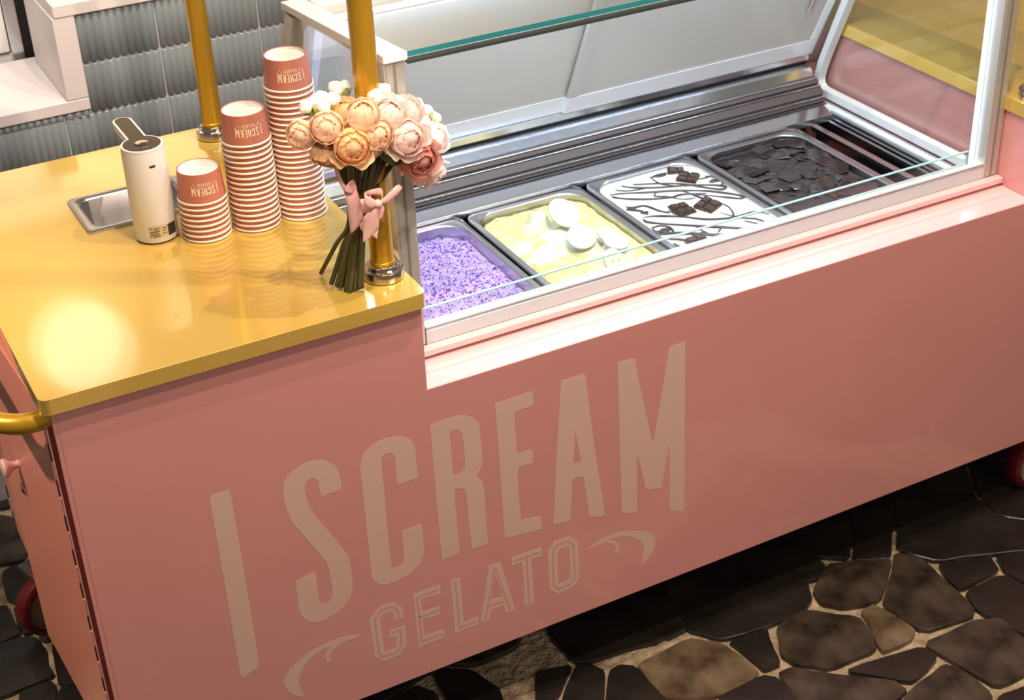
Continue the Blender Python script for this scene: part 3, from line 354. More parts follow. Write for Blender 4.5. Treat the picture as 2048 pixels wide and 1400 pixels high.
STONES = [[(0.868,0.146),(0.902,0.265),(1.093,0.275),(1.051,0.161),(1.046,0.09),(1.055,0.036),(0.894,0.057),(0.872,0.07)],[(1.057,0.166),(1.099,0.275),(1.211,0.286),(1.136,0.153),(1.125,0.092),(1.114,0.041),(1.061,0.036),(1.051,0.094)],[(1.144,0.156),(1.217,0.287),(1.346,0.291),(1.346,0.17),(1.314,0.112),(1.404,0.037),(1.376,-0.015),(1.345,-0.033),(1.258,-0.034),(1.155,-0.021),(1.116,0.036),(1.129,0.073)],[(1.321,0.117),(1.35,0.167),(1.359,0.293),(1.513,0.299),(1.434,0.158),(1.469,0.083),(1.47,0.058),(1.423,0.031),(1.369,0.071)],[(1.441,0.159),(1.522,0.299),(1.716,0.311),(1.6,0.139),(1.531,0.052),(1.479,0.092)],[(1.608,0.134),(1.726,0.311),(1.864,0.319),(1.697,0.11),(1.607,0.01),(1.535,0.043)],[(1.477,0.054),(1.525,0.038),(1.6,0.002),(1.571,-0.027),(1.496,-0.089),(1.421,-0.07),(1.391,-0.036),(1.402,0.004)],[(1.62,0.011),(1.657,-0.026),(1.65,-0.096),(1.638,-0.219),(1.511,-0.204),(1.493,-0.117),(1.501,-0.097),(1.579,-0.031)],[(1.713,0.11),(1.879,0.321),(2.07,0.33),(1.904,0.085),(1.891,0.018),(1.928,-0.047),(1.952,-0.071),(1.895,-0.13),(1.794,-0.086),(1.687,-0.05),(1.641,0.021)],[(1.925,0.092),(2.082,0.328),(2.301,0.344),(2.327,0.292),(1.977,-0.067),(1.942,-0.032),(1.906,0.006)],[(1.677,-0.061),(1.782,-0.099),(1.767,-0.141),(1.658,-0.148),(1.659,-0.112)],[(1.797,-0.103),(1.849,-0.13),(1.881,-0.158),(1.811,-0.23),(1.787,-0.194),(1.777,-0.149)],[(1.663,-0.159),(1.763,-0.154),(1.777,-0.213),(1.785,-0.256),(1.686,-0.358),(1.677,-0.318),(1.646,-0.217)],[(1.441,-0.099),(1.478,-0.096),(1.499,-0.194),(1.472,-0.213),(1.405,-0.213),(1.407,-0.191),(1.431,-0.145)],[(1.27,-0.052),(1.32,-0.035),(1.354,-0.043),(1.425,-0.108),(1.421,-0.157),(1.393,-0.2),(1.286,-0.198),(1.237,-0.154),(1.23,-0.12)],[(1.162,-0.036),(1.249,-0.045),(1.226,-0.096),(1.212,-0.139),(1.173,-0.138),(1.17,-0.095)],[(0.974,-0.003),(1.098,0.009),(1.145,-0.034),(1.16,-0.133),(1.135,-0.147),(1.055,-0.151),(0.968,-0.107),(0.969,-0.044)],[(0.914,0.009),(0.939,0.014),(0.964,-0.005),(0.962,-0.106),(0.939,-0.128),(0.853,-0.077)],[(0.868,0.058),(0.893,0.044),(0.906,0.014),(0.848,-0.075),(0.777,-0.033)],[(0.79,0.08),(0.86,0.061),(0.799,0.004),(0.765,-0.019),(0.742,-0.006)],[(1.052,-0.158),(1.162,-0.151),(1.18,-0.169),(1.184,-0.236),(1.123,-0.263),(1.049,-0.22)],[(1.194,-0.163),(1.225,-0.162),(1.282,-0.218),(1.366,-0.286),(1.371,-0.317),(1.343,-0.328),(1.286,-0.33),(1.178,-0.26)],[(1.307,-0.22),(1.392,-0.228),(1.474,-0.24),(1.484,-0.278),(1.399,-0.307),(1.376,-0.288)],[(1.488,-0.236),(1.616,-0.234),(1.667,-0.256),(1.662,-0.333),(1.633,-0.388),(1.602,-0.396),(1.526,-0.396),(1.506,-0.314)],[(1.399,-0.318),(1.479,-0.301),(1.497,-0.326),(1.502,-0.407),(1.459,-0.438),(1.319,-0.356),(1.368,-0.328)],[(1.515,-0.418),(1.568,-0.424),(1.6,-0.435),(1.547,-0.489),(1.466,-0.442)],[(-0.002,1.327),(0.028,1.32),(0.024,1.254),(-0.014,1.272)],[(-0.015,1.265),(0.023,1.244),(0.018,1.168),(-0.033,1.181)],[(-0.036,1.165),(0.009,1.119),(0.013,1.059),(0.015,0.986),(-0.007,0.955),(-0.053,0.968),(-0.077,0.974)],[(-0.056,0.928),(-0.034,0.941),(0.001,0.932),(0.064,0.896),(0.041,0.791),(-0.011,0.793),(-0.044,0.807),(-0.065,0.84)],[(-0.108,0.827),(-0.071,0.816),(-0.072,0.758),(-0.067,0.714),(-0.11,0.707),(-0.132,0.713)],[(-0.06,0.8),(-0.046,0.798),(-0.005,0.768),(-0.005,0.719),(-0.029,0.712),(-0.06,0.705),(-0.065,0.747)],[(-0.134,0.705),(-0.066,0.699),(-0.042,0.683),(-0.036,0.636),(-0.044,0.595),(-0.039,0.554),(-0.107,0.55),(-0.168,0.544)],[(-0.015,0.656),(0.032,0.642),(0.049,0.476),(-0.011,0.508),(-0.035,0.527),(-0.028,0.579)],[(-0.108,0.539),(-0.043,0.541),(-0.057,0.465),(-0.12,0.495)],[(-0.038,0.51),(0.01,0.486),(0.017,0.415),(-0.053,0.456)]]
DRIZZLE = [[(1.2343,0.4866),(1.2498,0.4676),(1.2952,0.4404),(1.3507,0.4169),(1.3951,0.3885),(1.4073,0.3716),(1.3925,0.3674),(1.372,0.3896),(1.3426,0.4285),(1.2992,0.459),(1.2571,0.4794)],[(1.1929,0.4631),(1.219,0.4554),(1.257,0.4357),(1.3146,0.4099),(1.3634,0.3769),(1.3996,0.3377),(1.41,0.3159),(1.3989,0.3141),(1.3759,0.3376),(1.3376,0.3736)],[(1.1918,0.4548),(1.2044,0.4379),(1.2409,0.4102),(1.2862,0.3903),(1.3164,0.3889),(1.357,0.3675)],[(1.1918,0.4018),(1.2021,0.3909),(1.2251,0.3851),(1.2378,0.351),(1.2501,0.3347)],[(1.1882,0.3868),(1.2053,0.3716),(1.2111,0.3508)],[(1.1953,0.3438),(1.2207,0.3362),(1.2617,0.306),(1.2932,0.2734),(1.3399,0.2523),(1.3918,0.2491),(1.4068,0.2268)],[(1.1915,0.3377),(1.1927,0.3218),(1.2202,0.2945),(1.2615,0.2601),(1.3242,0.2081),(1.3463,0.1803)],[(1.1842,0.2966),(1.2031,0.297),(1.2152,0.2811),(1.2092,0.2603),(1.1933,0.2703),(1.1865,0.2827)],[(1.1849,0.2919),(1.1844,0.2678),(1.2197,0.2536),(1.258,0.2214),(1.3051,0.1917)],[(1.1864,0.2423),(1.204,0.2297),(1.22,0.2092)],[(1.3048,0.4927),(1.3048,0.4554),(1.3263,0.4279)],[(1.3998,0.4366),(1.415,0.4175),(1.4128,0.391),(1.4006,0.385)],[(1.377,0.4325),(1.3982,0.4282),(1.4183,0.4341)],[(1.2764,0.4234),(1.2655,0.4124),(1.2855,0.3952),(1.304,0.3701),(1.33,0.3624)],[(1.3248,0.4016),(1.3342,0.3686),(1.3435,0.3361)],[(1.3556,0.3196),(1.3593,0.2912),(1.3453,0.2573),(1.3278,0.2515)],[(1.3308,0.2835),(1.3505,0.2455),(1.3757,0.2212),(1.3829,0.1834)],[(1.3503,0.2289),(1.3627,0.2086),(1.3782,0.1822)],[(1.185,0.2232),(1.1914,0.1995),(1.2085,0.181),(1.231,0.1707)],[(1.1991,0.2504),(1.2317,0.238),(1.2698,0.2059),(1.3044,0.18)],[(1.179,0.1917),(1.1914,0.1995),(1.1937,0.1863)],[(1.2576,0.2543),(1.2632,0.2181),(1.2698,0.2059)],[(1.2131,0.4773),(1.2334,0.4599),(1.2672,0.4519)],[(1.3038,0.2334),(1.2802,0.2155)],[(1.2465,0.2045),(1.2687,0.1825),(1.3044,0.18)]]
BLOBS = [(1.326, 0.4885, 0.0176, 0.0076), (1.1975, 0.3895, 0.0103, 0.0076), (1.2016, 0.2773, 0.0118, 0.0085), (1.4055, 0.4096, 0.0132, 0.0066), (1.3776, 0.1867, 0.0073, 0.0057), (1.2475, 0.228, 0.0176, 0.0057), (1.2095, 0.3603, 0.0088, 0.0057)]
# ================================================================== THE SETTING
# ---------------- floor: crazy paving, every stone its own piece
fl = obj('floor', B(-2.2, 4.2, -2.6, 5.0, -0.05, -0.006), 'grout'); tag(fl, kind='structure')
fl['label'] = 'dark crazy paving stone floor with sandy grout joints'
def stone_mesh(pl, h):
    c = Vector((sum(p[0] for p in pl) / len(pl), sum(p[1] for p in pl) / len(pl)))
    pts = []
    n = len(pl)
    for i in range(n):                                   # break up straight edges a little, round corners
        a = Vector(pl[i]); b = Vector(pl[(i + 1) % n]); d = b - a
        pts.append(a.lerp(b, 0.12)); m = a.lerp(b, 0.5)
        pts.append(m + Vector((-d.y, d.x)) * rnd.uniform(-0.03, 0.03)); pts.append(a.lerp(b, 0.88))
    bm = bmesh.new(); rings = []
    for k, z in ((1.05, -0.012), (1.045, h - 0.0015), (1.035, h)):
        rings.append([bm.verts.new((*((p - c) * k), z)) for p in pts])
    for a, b in zip(rings, rings[1:]):
        for i in range(len(pts)):
            bm.faces.new((a[i], a[(i + 1) % len(pts)], b[(i + 1) % len(pts)], b[i]))
    bm.faces.new(rings[-1])
    return bm, c
def add_stone(pl, m, h):
    bm, c = stone_mesh(pl, h)
    return obj('paving_stone', bm, m, fl, smooth=30, loc=(c.x, c.y, 0))
BROWN = {6, 7, 14, 21, 23, 24, 28, 29}; TAN = {13, 16}
for i, pl in enumerate(STONES):
    add_stone(pl, 'stone_tan' if i in TAN else 'stone_brown' if i in BROWN else 'stone', 0.004 + 0.0015 * rnd.random())
def inside(p, pl):
    r = False
    for i in range(len(pl)):
        (x1, y1), (x2, y2) = pl[i], pl[i - 1]
        if (y1 > p[1]) != (y2 > p[1]) and p[0] < (x2 - x1) * (p[1] - y1) / (y2 - y1) + x1: r = not r
    return r
sites = []
for i in range(15):
    for j in range(13):
        sites.append((-1.15 + i * 0.27 + rnd.uniform(-.09, .09), -1.45 + j * 0.24 + rnd.uniform(-.08, .08), False))
def near_traced(s):
    for pl in STONES:
        cx = sum(p[0] for p in pl) / len(pl); cy = sum(p[1] for p in pl) / len(pl)
        if (cx - s[0]) ** 2 + (cy - s[1]) ** 2 < 0.14 ** 2 or inside(s, pl): return True
    return False
sites = [s for s in sites if not near_traced(s)]
for pl in STONES:
    for p in pl: sites.append((p[0], p[1], True))
    sites.append((sum(p[0] for p in pl) / len(pl), sum(p[1] for p in pl) / len(pl), True))
for s in sites:
    if s[2] or not (-1.2 < s[0] < 2.9 and -1.5 < s[1] < 1.5): continue
    cell = [Vector((s[0] - .25, s[1] - .25)), Vector((s[0] + .25, s[1] - .25)), Vector((s[0] + .25, s[1] + .25)), Vector((s[0] - .25, s[1] + .25))]
    for o in sites:
        if o is s: continue
        d = Vector((o[0] - s[0], o[1] - s[1]))
        if d.length > 0.7 or d.length < 1e-4: continue
        mid = Vector(s[:2]) + d * 0.5 - d.normalized() * 0.011; new = []
        for i in range(len(cell)):
            a, b = cell[i], cell[(i + 1) % len(cell)]; da = (a - mid).dot(d); db = (b - mid).dot(d)
            if da <= 0: new.append(a)
            if da * db < 0: new.append(a.lerp(b, da / (da - db)))
        cell = new
        if len(cell) < 3: break
    if len(cell) < 3: continue
    ar = 0.5 * abs(sum(cell[i].x * cell[i - 1].y - cell[i - 1].x * cell[i].y for i in range(len(cell))))
    if ar < 0.012: continue
    add_stone([tuple(p) for p in cell], rnd.choice(['stone', 'stone', 'stone_brown']), 0.004 + 0.0015 * rnd.random())

# ---------------- ribbed tile wall behind the cart with a pale stone capped opening
YW = 1.2; TW = 0.222; TH = 0.107; XJ = 0.532; ZJ = 0.030; ZTOP = 0.137
wb = obj('wall_back', B(-0.9, 2.7, YW - 0.0035, YW + 0.10, -0.955, -0.066), 'tile_grout', loc=HZ)
tag(wb, kind='structure'); wb['label'] = 'low wall clad in grey green ribbed tiles'
w2 = obj('wall_back_upper', B(0.366, 2.7, YW - 0.0035, YW + 0.10, -0.066, ZTOP), 'tile_grout', loc=HZ); tag(w2, kind='structure')
def tile_mesh(w, h, n):
    bm = bmesh.new(); cols = []; N = n * 4
    for i in range(N + 1):
        x = w * i / N; ph = (i % 4) / 4.0
        d = 0.0042 * (0, .8, 1, .8)[i % 4] + 0.0058
        if i in (0, N): d = 0.0050
        cols.append([bm.verts.new((x, 0.004, 0)), bm.verts.new((x, -d + 0.002, 0.0005)), bm.verts.new((x, -d, 0.003)), bm.verts.new((x, -d, h - 0.003)), bm.verts.new((x, -d + 0.002, h - 0.0005)), bm.verts.new((x, 0.004, h))])
    for a, b in zip(cols, cols[1:]):
        for k in range(5): bm.faces.new((a[k], b[k], b[k + 1], a[k + 1]))
    me = bpy.data.meshes.new('tile'); bmesh.ops.recalc_face_normals(bm, faces=bm.faces[:]); bm.to_mesh(me); bm.free(); me.shade_smooth(); me.set_sharp_from_angle(angle=math.radians(50))
    me.materials.append(MATS['tile']); return me
T_full = tile_mesh(TW - 0.003, TH - 0.0035, 14)
T_cut = tile_mesh(TW - 0.003, 0.017, 14)
T_half = tile_mesh(XJ - 0.3662 - 0.003, TH - 0.0035, 10)
T_half_top = tile_mesh(XJ - 0.3662 - 0.003, ZTOP - ZJ - 0.0035, 10)
for c in range(-5, 9):
    for r in range(-8, 1):
        x = XJ + c * TW; z = ZJ + r * TH
        me = T_full
        if z > -0.09 and c < 0:                       # beside / under the opening
            if c == -1: x = 0.3662; me = T_half
            else: continue
        elif r == 0: me = T_full
        obj('tile', me, 'tile', wb if z < -0.09 else w2, loc=(x + 0.0015, YW, z + 0.002))
for c in range(-4, -1):
    obj('tile', T_cut, 'tile', wb, loc=(XJ + c * TW + 0.0015, YW, -0.0850))
obj('tile', tile_mesh(0.3662 - (XJ - TW) - 0.003, 0.017, 3), 'tile', wb, loc=(XJ - TW + 0.0015, YW, -0.0850))
# pale stone trim: sill, jamb and cap
bm = bmesh.new(); box(bm, -0.9, 0.3665, YW - 0.012, YW + 0.30, -0.0665, -0.0405)
tag(obj('trim_1', bm, 'marble', loc=HZ, bevel=0.002), 'pale stone sill under the wall opening', kind='structure')
bm = bmesh.new(); box(bm, 0.3205, 0.3665, YW - 0.012, YW + 0.26, -0.0400, 0.1360)
tag(obj('trim_2', bm, 'marble', loc=HZ, bevel=0.002), 'pale stone jamb beside the wall opening', kind='structure')
bm = bmesh.new(); box(bm, 0.325, 2.7, YW - 0.014, YW + 0.30, 0.1365, 0.163)
tag(obj('trim_3', bm, 'marble', loc=HZ, bevel=0.002), 'pale stone cap on the tiled wall', kind='structure')
# rear wall of the shop
tag(obj('wall_rear', B(-3.0, 5.5, 5.0, 5.1, 0, 3.0), 'cream_wall'), 'warm cream wall at the back of the shop', kind='structure')

# ---------------- white cabinet behind the opening
t = thing('white_cabinet', 'white glossy cabinet with steel frame standing behind the tiled wall opening', 'cabinet', (0.05, YW + 0.34, 0))
bx('body', 'panel_white', t, -0.75, 0.295, 0.014, 0.44, 0, 1.35)
bx('base_band', 'panel_white', t, -0.75, 0.24, -0.006, 0.012, 0.72, 0.955 - 0.035, bevel=0.003)
bx('door_panel', 'panel_white', t, -0.75, 0.232, -0.012, 0.012, 0.955 - 0.03, 1.13, bevel=0.003)
bx('top_rail', 'steel', t, -0.75, 0.255, -0.020, 0.012, 1.134, 1.158, bevel=0.002)
bx('side_rail', 'steel', t, 0.234, 0.262, -0.016, 0.012, 0.72, 1.133, bevel=0.002)
bx('gasket', 'black', t, 0.264, 0.33, -0.010, 0.013, 0.70, 1.30)

# ================================================================== THE CART
XR = 1.86; XE = 2.44; XS = 0.5725; ZL = -0.182; ZB = -0.7698; CT = 0.0265; YB = 0.80
cart = thing('gelato_cart', 'long pink gelato cart with large cream lettering on its front and red castors', 'cart', (0, 0, 0))
bm = bmesh.new()
outl = [(0, ZB), (XE, ZB), (XE, -CT), (XR, -CT), (XR, ZL), (XS, ZL), (XS, -CT), (0, -CT)]
poly(bm, [outl], lambda x, z: (x, 0.0, z), lambda x, z: (x, 0.018, z))
front = obj('front_panel', bm, 'pink', cart, loc=HZ, bevel=0.0012)
for k, loops in LOGO.items():
    bm = bmesh.new()
    poly(bm, loops, lambda x, z: (x, -0.00025, z), lambda x, z: (x, 0.0004, z))
    ob = obj('lettering' if not k.startswith('swoosh') else 'swoosh_mark', bm, 'print', front)
    if k in INLINE:
        bm = bmesh.new()
        for s in INLINE[k]: stroke(bm, s, 0.0034, -0.0004)
        # an inline stripe is printed in the body's pink; it belongs to the same print
        ob2 = obj('lettering_inline', bm, 'pink', front)
ZBD = -0.115                                          # deck behind the display case
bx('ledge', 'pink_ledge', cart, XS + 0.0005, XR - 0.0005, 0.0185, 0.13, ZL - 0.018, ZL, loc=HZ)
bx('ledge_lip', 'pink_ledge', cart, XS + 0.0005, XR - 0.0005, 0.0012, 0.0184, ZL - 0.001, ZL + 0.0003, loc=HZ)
# cabinet shells either side and below
bm = bmesh.new(); box(bm, 0.004, XS, 0.0182, YB, -0.765, -0.100); box(bm, 0.004, 0.020, 0.0182, YB, -0.0999, -CT - 0.0005); box(bm, XS - 0.016, XS, 0.0182, YB, -0.0999, -CT - 0.0005); box(bm, 0.0201, XS - 0.0161, YB - 0.016, YB, -0.0999, -CT - 0.0005)
obj('end_cabinet', bm, 'pink', cart, loc=HZ)
bx('end_cabinet', 'pink', cart, XR, XE - 0.002, 0.0182, YB, -0.765, -CT - 0.0005, loc=HZ)
bx('lower_cabinet', 'pink', cart, XS + 0.0005, XR - 0.0005, 0.0182, YB, -0.765, -0.36, loc=HZ)
bx('rear_deck', 'pink', cart, XS + 0.0005, XR - 0.0005, 0.68, YB, -0.3595, ZBD, loc=HZ)
bx('chassis', 'black', cart, 0.02, XE - 0.02, 0.02, YB - 0.02, -0.785, -0.7655, loc=HZ)
# end doors: front leaf stands a little ajar, rear leaf closed
def leaf(y0, y1, ang, knob):
    d = obj('door', B(-0.012, 0.0, 0, y1 - y0, -0.768, -0.036), 'pink_door', cart, bevel=0.0015, loc=(-0.001, y0, H))
    d.rotation_euler = (0, 0, math.radians(ang))
    if knob:
        bm = bmesh.new()
        lathe(bm, [(0, 0), (0.0072, 0), (0.0062, 0.003), (0.0062, 0.007), (0.0100, 0.014), (0.0160, 0.020), (0.0168, 0.0235), (0.0150, 0.0265), (0.008, 0.0285), (0, 0.029)], 24)
        k = obj('knob', bm, 'pink_light', d, smooth=40, loc=(-0.012, 0.30, -0.300)); k.rotation_euler = (0, math.radians(-90), 0)
        bm = bmesh.new(); lathe(bm, [(0, 0), (0.011, 0), (0.011, 0.003), (0.007, 0.005), (0, 0.005)], 16)
        k = obj('lock', bm, 'chrome', d, smooth=40, loc=(-0.012, 0.30, -0.350)); k.rotation_euler = (0, math.radians(-90), 0)
    return d
dA = leaf(0.020, 0.455, 3.4, True)
dB = leaf(0.460, 0.80, 0.4, False)
def hinge(y, z0, z1):
    hg = obj('hinge_plate', B(-0.0150, -0.0132, y - 0.0040, y + 0.0085, z0, z1), 'pink', cart, loc=HZ)
    n = 22
    for i in range(n):
        z = z0 + (z1 - z0) * i / n
        bm = bmesh.new(); tube(bm, [(-0.0150, y, z + 0.002), (-0.0150, y, z + (z1 - z0) / n - 0.002)], 0.0026, 8)
        obj('hinge_knuckle', bm, 'pink' if i % 2 else 'steel_dark', hg, smooth=40)
hinge(0.010, -0.75, -0.05)
hinge(0.806, -0.75, -0.05)
bx('corner_strip', 'pink', cart, -0.006, 0.0035, 0.0005, 0.0075, ZB, -CT - 0.001, loc=HZ, bevel=0.001)
# push bar: leaves the front corner, sweeps round and returns at the back
bm = bmesh.new()
path = catmull([(-0.002, 0.018, -0.040), (-0.016, 0.019, -0.046), (-0.045, 0.024, -0.047), (-0.075, 0.050, -0.047), (-0.098, 0.10, -0.047), (-0.105, 0.18, -0.047), (-0.105, 0.62, -0.047), (-0.098, 0.70, -0.047), (-0.075, 0.75, -0.047), (-0.045, 0.775, -0.047), (0.012, 0.785, -0.042)], 8)
tube(bm, path, 0.0155, 16)
plabel(obj('push_bar', bm, 'gold_tube', cart, smooth=True, loc=HZ), 'curved gold push bar')
bx('bracket', 'black', cart, 0.0005, 0.010, 0.0009, 0.016, -0.060, -0.028, loc=HZ)
# castors
def castor(x, y, rz):
    c = obj('castor_bracket', B(-0.035, 0.035, -0.035, 0.035, 0.160, 0.1695), 'steel_dark', cart, loc=(x, y, 0)); c.rotation_euler = (0, 0, rz)
    for s in (-1, 1):
        bm = bmesh.new(); poly(bm, [[(-0.012, 0.065), (0.012, 0.065), (0.03, 0.161), (-0.03, 0.161)]], lambda a, z: (a, s * 0.021, z), lambda a, z: (a, s * 0.024, z))
        obj('fork', bm, 'steel_dark', c)
    bm = bmesh.new(); lathe(bm, [(0.056, -0.018), (0.066, -0.018), (0.0715, -0.014), (0.0745, 0), (0.0715, 0.014), (0.066, 0.018), (0.056, 0.018), (0.056, -0.018)], 32)
    w = obj('tyre', bm, 'tyre', c, smooth=40, loc=(0, 0, 0.0755)); w.rotation_euler = (math.radians(90), 0, 0)
    bm = bmesh.new(); lathe(bm, [(0, -0.019), (0.012, -0.019), (0.014, -0.010), (0.046, -0.008), (0.0555, -0.016), (0.0558, 0.016), (0.046, 0.008), (0.014, 0.010), (0.012, 0.019), (0, 0.019)], 24)
    h = obj('hub', bm, 'hub', c, smooth=40, loc=(0, 0, 0.0755)); h.rotation_euler = (math.radians(90), 0, 0)
castor(2.035, 0.065, 0.25)
castor(0.004, 0.690, 0.30)
castor(0.16, 0.12, 0.2)
castor(2.20, 0.70, -0.4)

# ---------------- gold countertops
def top_outline(x0, x1, y0, y1, r=0.014):
    return rrect(x0, x1, y0, y1, r, 5)
SX0, SX1, SY0, SY1 = 0.186, 0.372, 0.474, 0.611
bm = bmesh.new()
poly(bm, [top_outline(-0.0186, 0.5795, -0.0119, 0.8101), rrect(SX0, SX1, SY0, SY1, 0.02, 4)], lambda x, y: (x, y, -CT), lambda x, y: (x, y, 0))
ct = obj('gold_countertop', bm, 'gold', loc=HZ, bevel=0.0018)
tag(ct, 'glossy gold countertop carrying the cup stacks and the bouquet', 'countertop', 'gold countertops of the cart')
bm = bmesh.new()
poly(bm, [top_outline(XR - 0.006, XE + 0.018, -0.0119, 0.8101, 0.010)], lambda x, y: (x, y, -CT), lambda x, y: (x, y, 0))
ct2 = obj('gold_countertop', bm, 'gold', loc=HZ, bevel=0.0018)
tag(ct2, 'gold countertop at the far right end beyond the glass case', 'countertop', 'gold countertops of the cart')

# ---------------- gold canopy poles on chrome flanges
def pole(x, y, label, top=1.15):
    t = thing('canopy_pole', label, 'pole', (x, y, H), group='gold canopy poles')
    bm = bmesh.new(); lathe(bm, [(0, 0.0255), (0.0185, 0.0255), (0.0185, top), (0, top)], 32); obj('tube', bm, 'gold_tube', t, smooth=40)
    bm = bmesh.new(); lathe(bm, [(0, 0.0005), (0.031, 0.0005), (0.0325, 0.002), (0.0325, 0.0155), (0.0315, 0.0175), (0.027, 0.0185), (0.0255, 0.0205), (0.0245, 0.0245), (0.0230, 0.0255), (0, 0.0255)], 36)
    obj('flange', bm, 'chrome', t, smooth=40)
    bm = bmesh.new(); lathe(bm, [(0.0187, 0.026), (0.0200, 0.026), (0.0200, 0.031), (0.0187, 0.032)], 32); obj('collar', bm, 'gold_tube', t, smooth=40)
pole(0.543, 0.0701, 'gold pole with a chrome foot that the bouquet is tied to')
pole(0.497, 0.752, 'gold pole at the back edge of the countertop behind the cup stacks')
pole(1.895, 0.065, 'gold pole on the far right countertop showing its chrome foot')

# ---------------- steel pan let into the countertop
t = thing('steel_inset_pan', 'small stainless steel pan let into the gold countertop', 'steel pan', (0, 0, H))
def loft(bm, loops, close_last=True, flip=False):
    rs = [[bm.verts.new(p) for p in l] for l in loops]; n = len(rs[0])
    for a, b in zip(rs, rs[1:]):
        for i in range(n): bm.faces.new((a[i], a[(i + 1) % n], b[(i + 1) % n], b[i]))
    if close_last: bm.faces.new(rs[-1])
def rr3(x0, x1, y0, y1, r, z, n=6): return [(p[0], p[1], z) for p in rrect(x0, x1, y0, y1, r, n)]
bm = bmesh.new()
loft(bm, [rr3(.180, .378, .468, .617, .010, .0004), rr3(.180, .378, .468, .617, .010, .0030), rr3(.184, .374, .472, .613, .010, .0042), rr3(.192, .366, .480, .605, .018, .0036), rr3(.196, .362, .484, .601, .020, .0005), rr3(.2005, .3575, .4885, .5965, .024, -.078), rr3(.209, .349, .497, .588, .024, -.0890)])
obj('pan_body', bm, 'steel_pan', t, smooth=50)
bm = bmesh.new(); tube(bm, catmull([(.215, .530, -.0880), (.25, .545, -.0875), (.30, .552, -.0880)], 5), .0016, 6)
obj('press_ridge', bm, 'steel_pan', t, smooth=True)

# ================================================================== DISPLAY CASE
case = thing('display_case', 'glass gelato display case with aluminium posts and open front set into the pink cart', 'display case', (0, 0, H))
CX0, CX1 = 0.583, 1.858; ZT = 0.345; ZTB = 0.312; DB0 = 0.611; DS = -0.49      # rear door plane: y = DB0 + DS*z
dy = lambda z: DB0 + DS * z
# base strip and front rail
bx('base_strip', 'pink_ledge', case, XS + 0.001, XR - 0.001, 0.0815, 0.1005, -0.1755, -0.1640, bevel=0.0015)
bx('base_riser', 'pink', case, XS + 0.001, XR - 0.001, 0.0935, 0.1005, -0.1818, -0.1757)
bx('front_rail', 'grey_rail', case, 0.621, 1.823, 0.1005, 0.1085, -0.1640, -0.1420)
bx('rail_groove', 'steel', case, 0.621, 1.823, 0.1010, 0.110, -0.1418, -0.1375, bevel=0.001)
bx('rail_cap', 'white_frame', case, 0.621, 1.823, 0.1025, 0.1235, -0.1373, -0.1325, bevel=0.0015)
sg = bx('low_front_glass', 'clear', case, 0.621, 1.790, 0.1130, 0.1180, -0.1324, -0.1058)
bx('polished_edge', 'pale_edge', sg, 0.621, 1.790, 0.1128, 0.1182, -0.1057, -0.1040)
bx('polished_edge', 'pale_edge', sg, 1.7902, 1.7912, 0.1128, 0.1182, -0.1324, -0.1040)
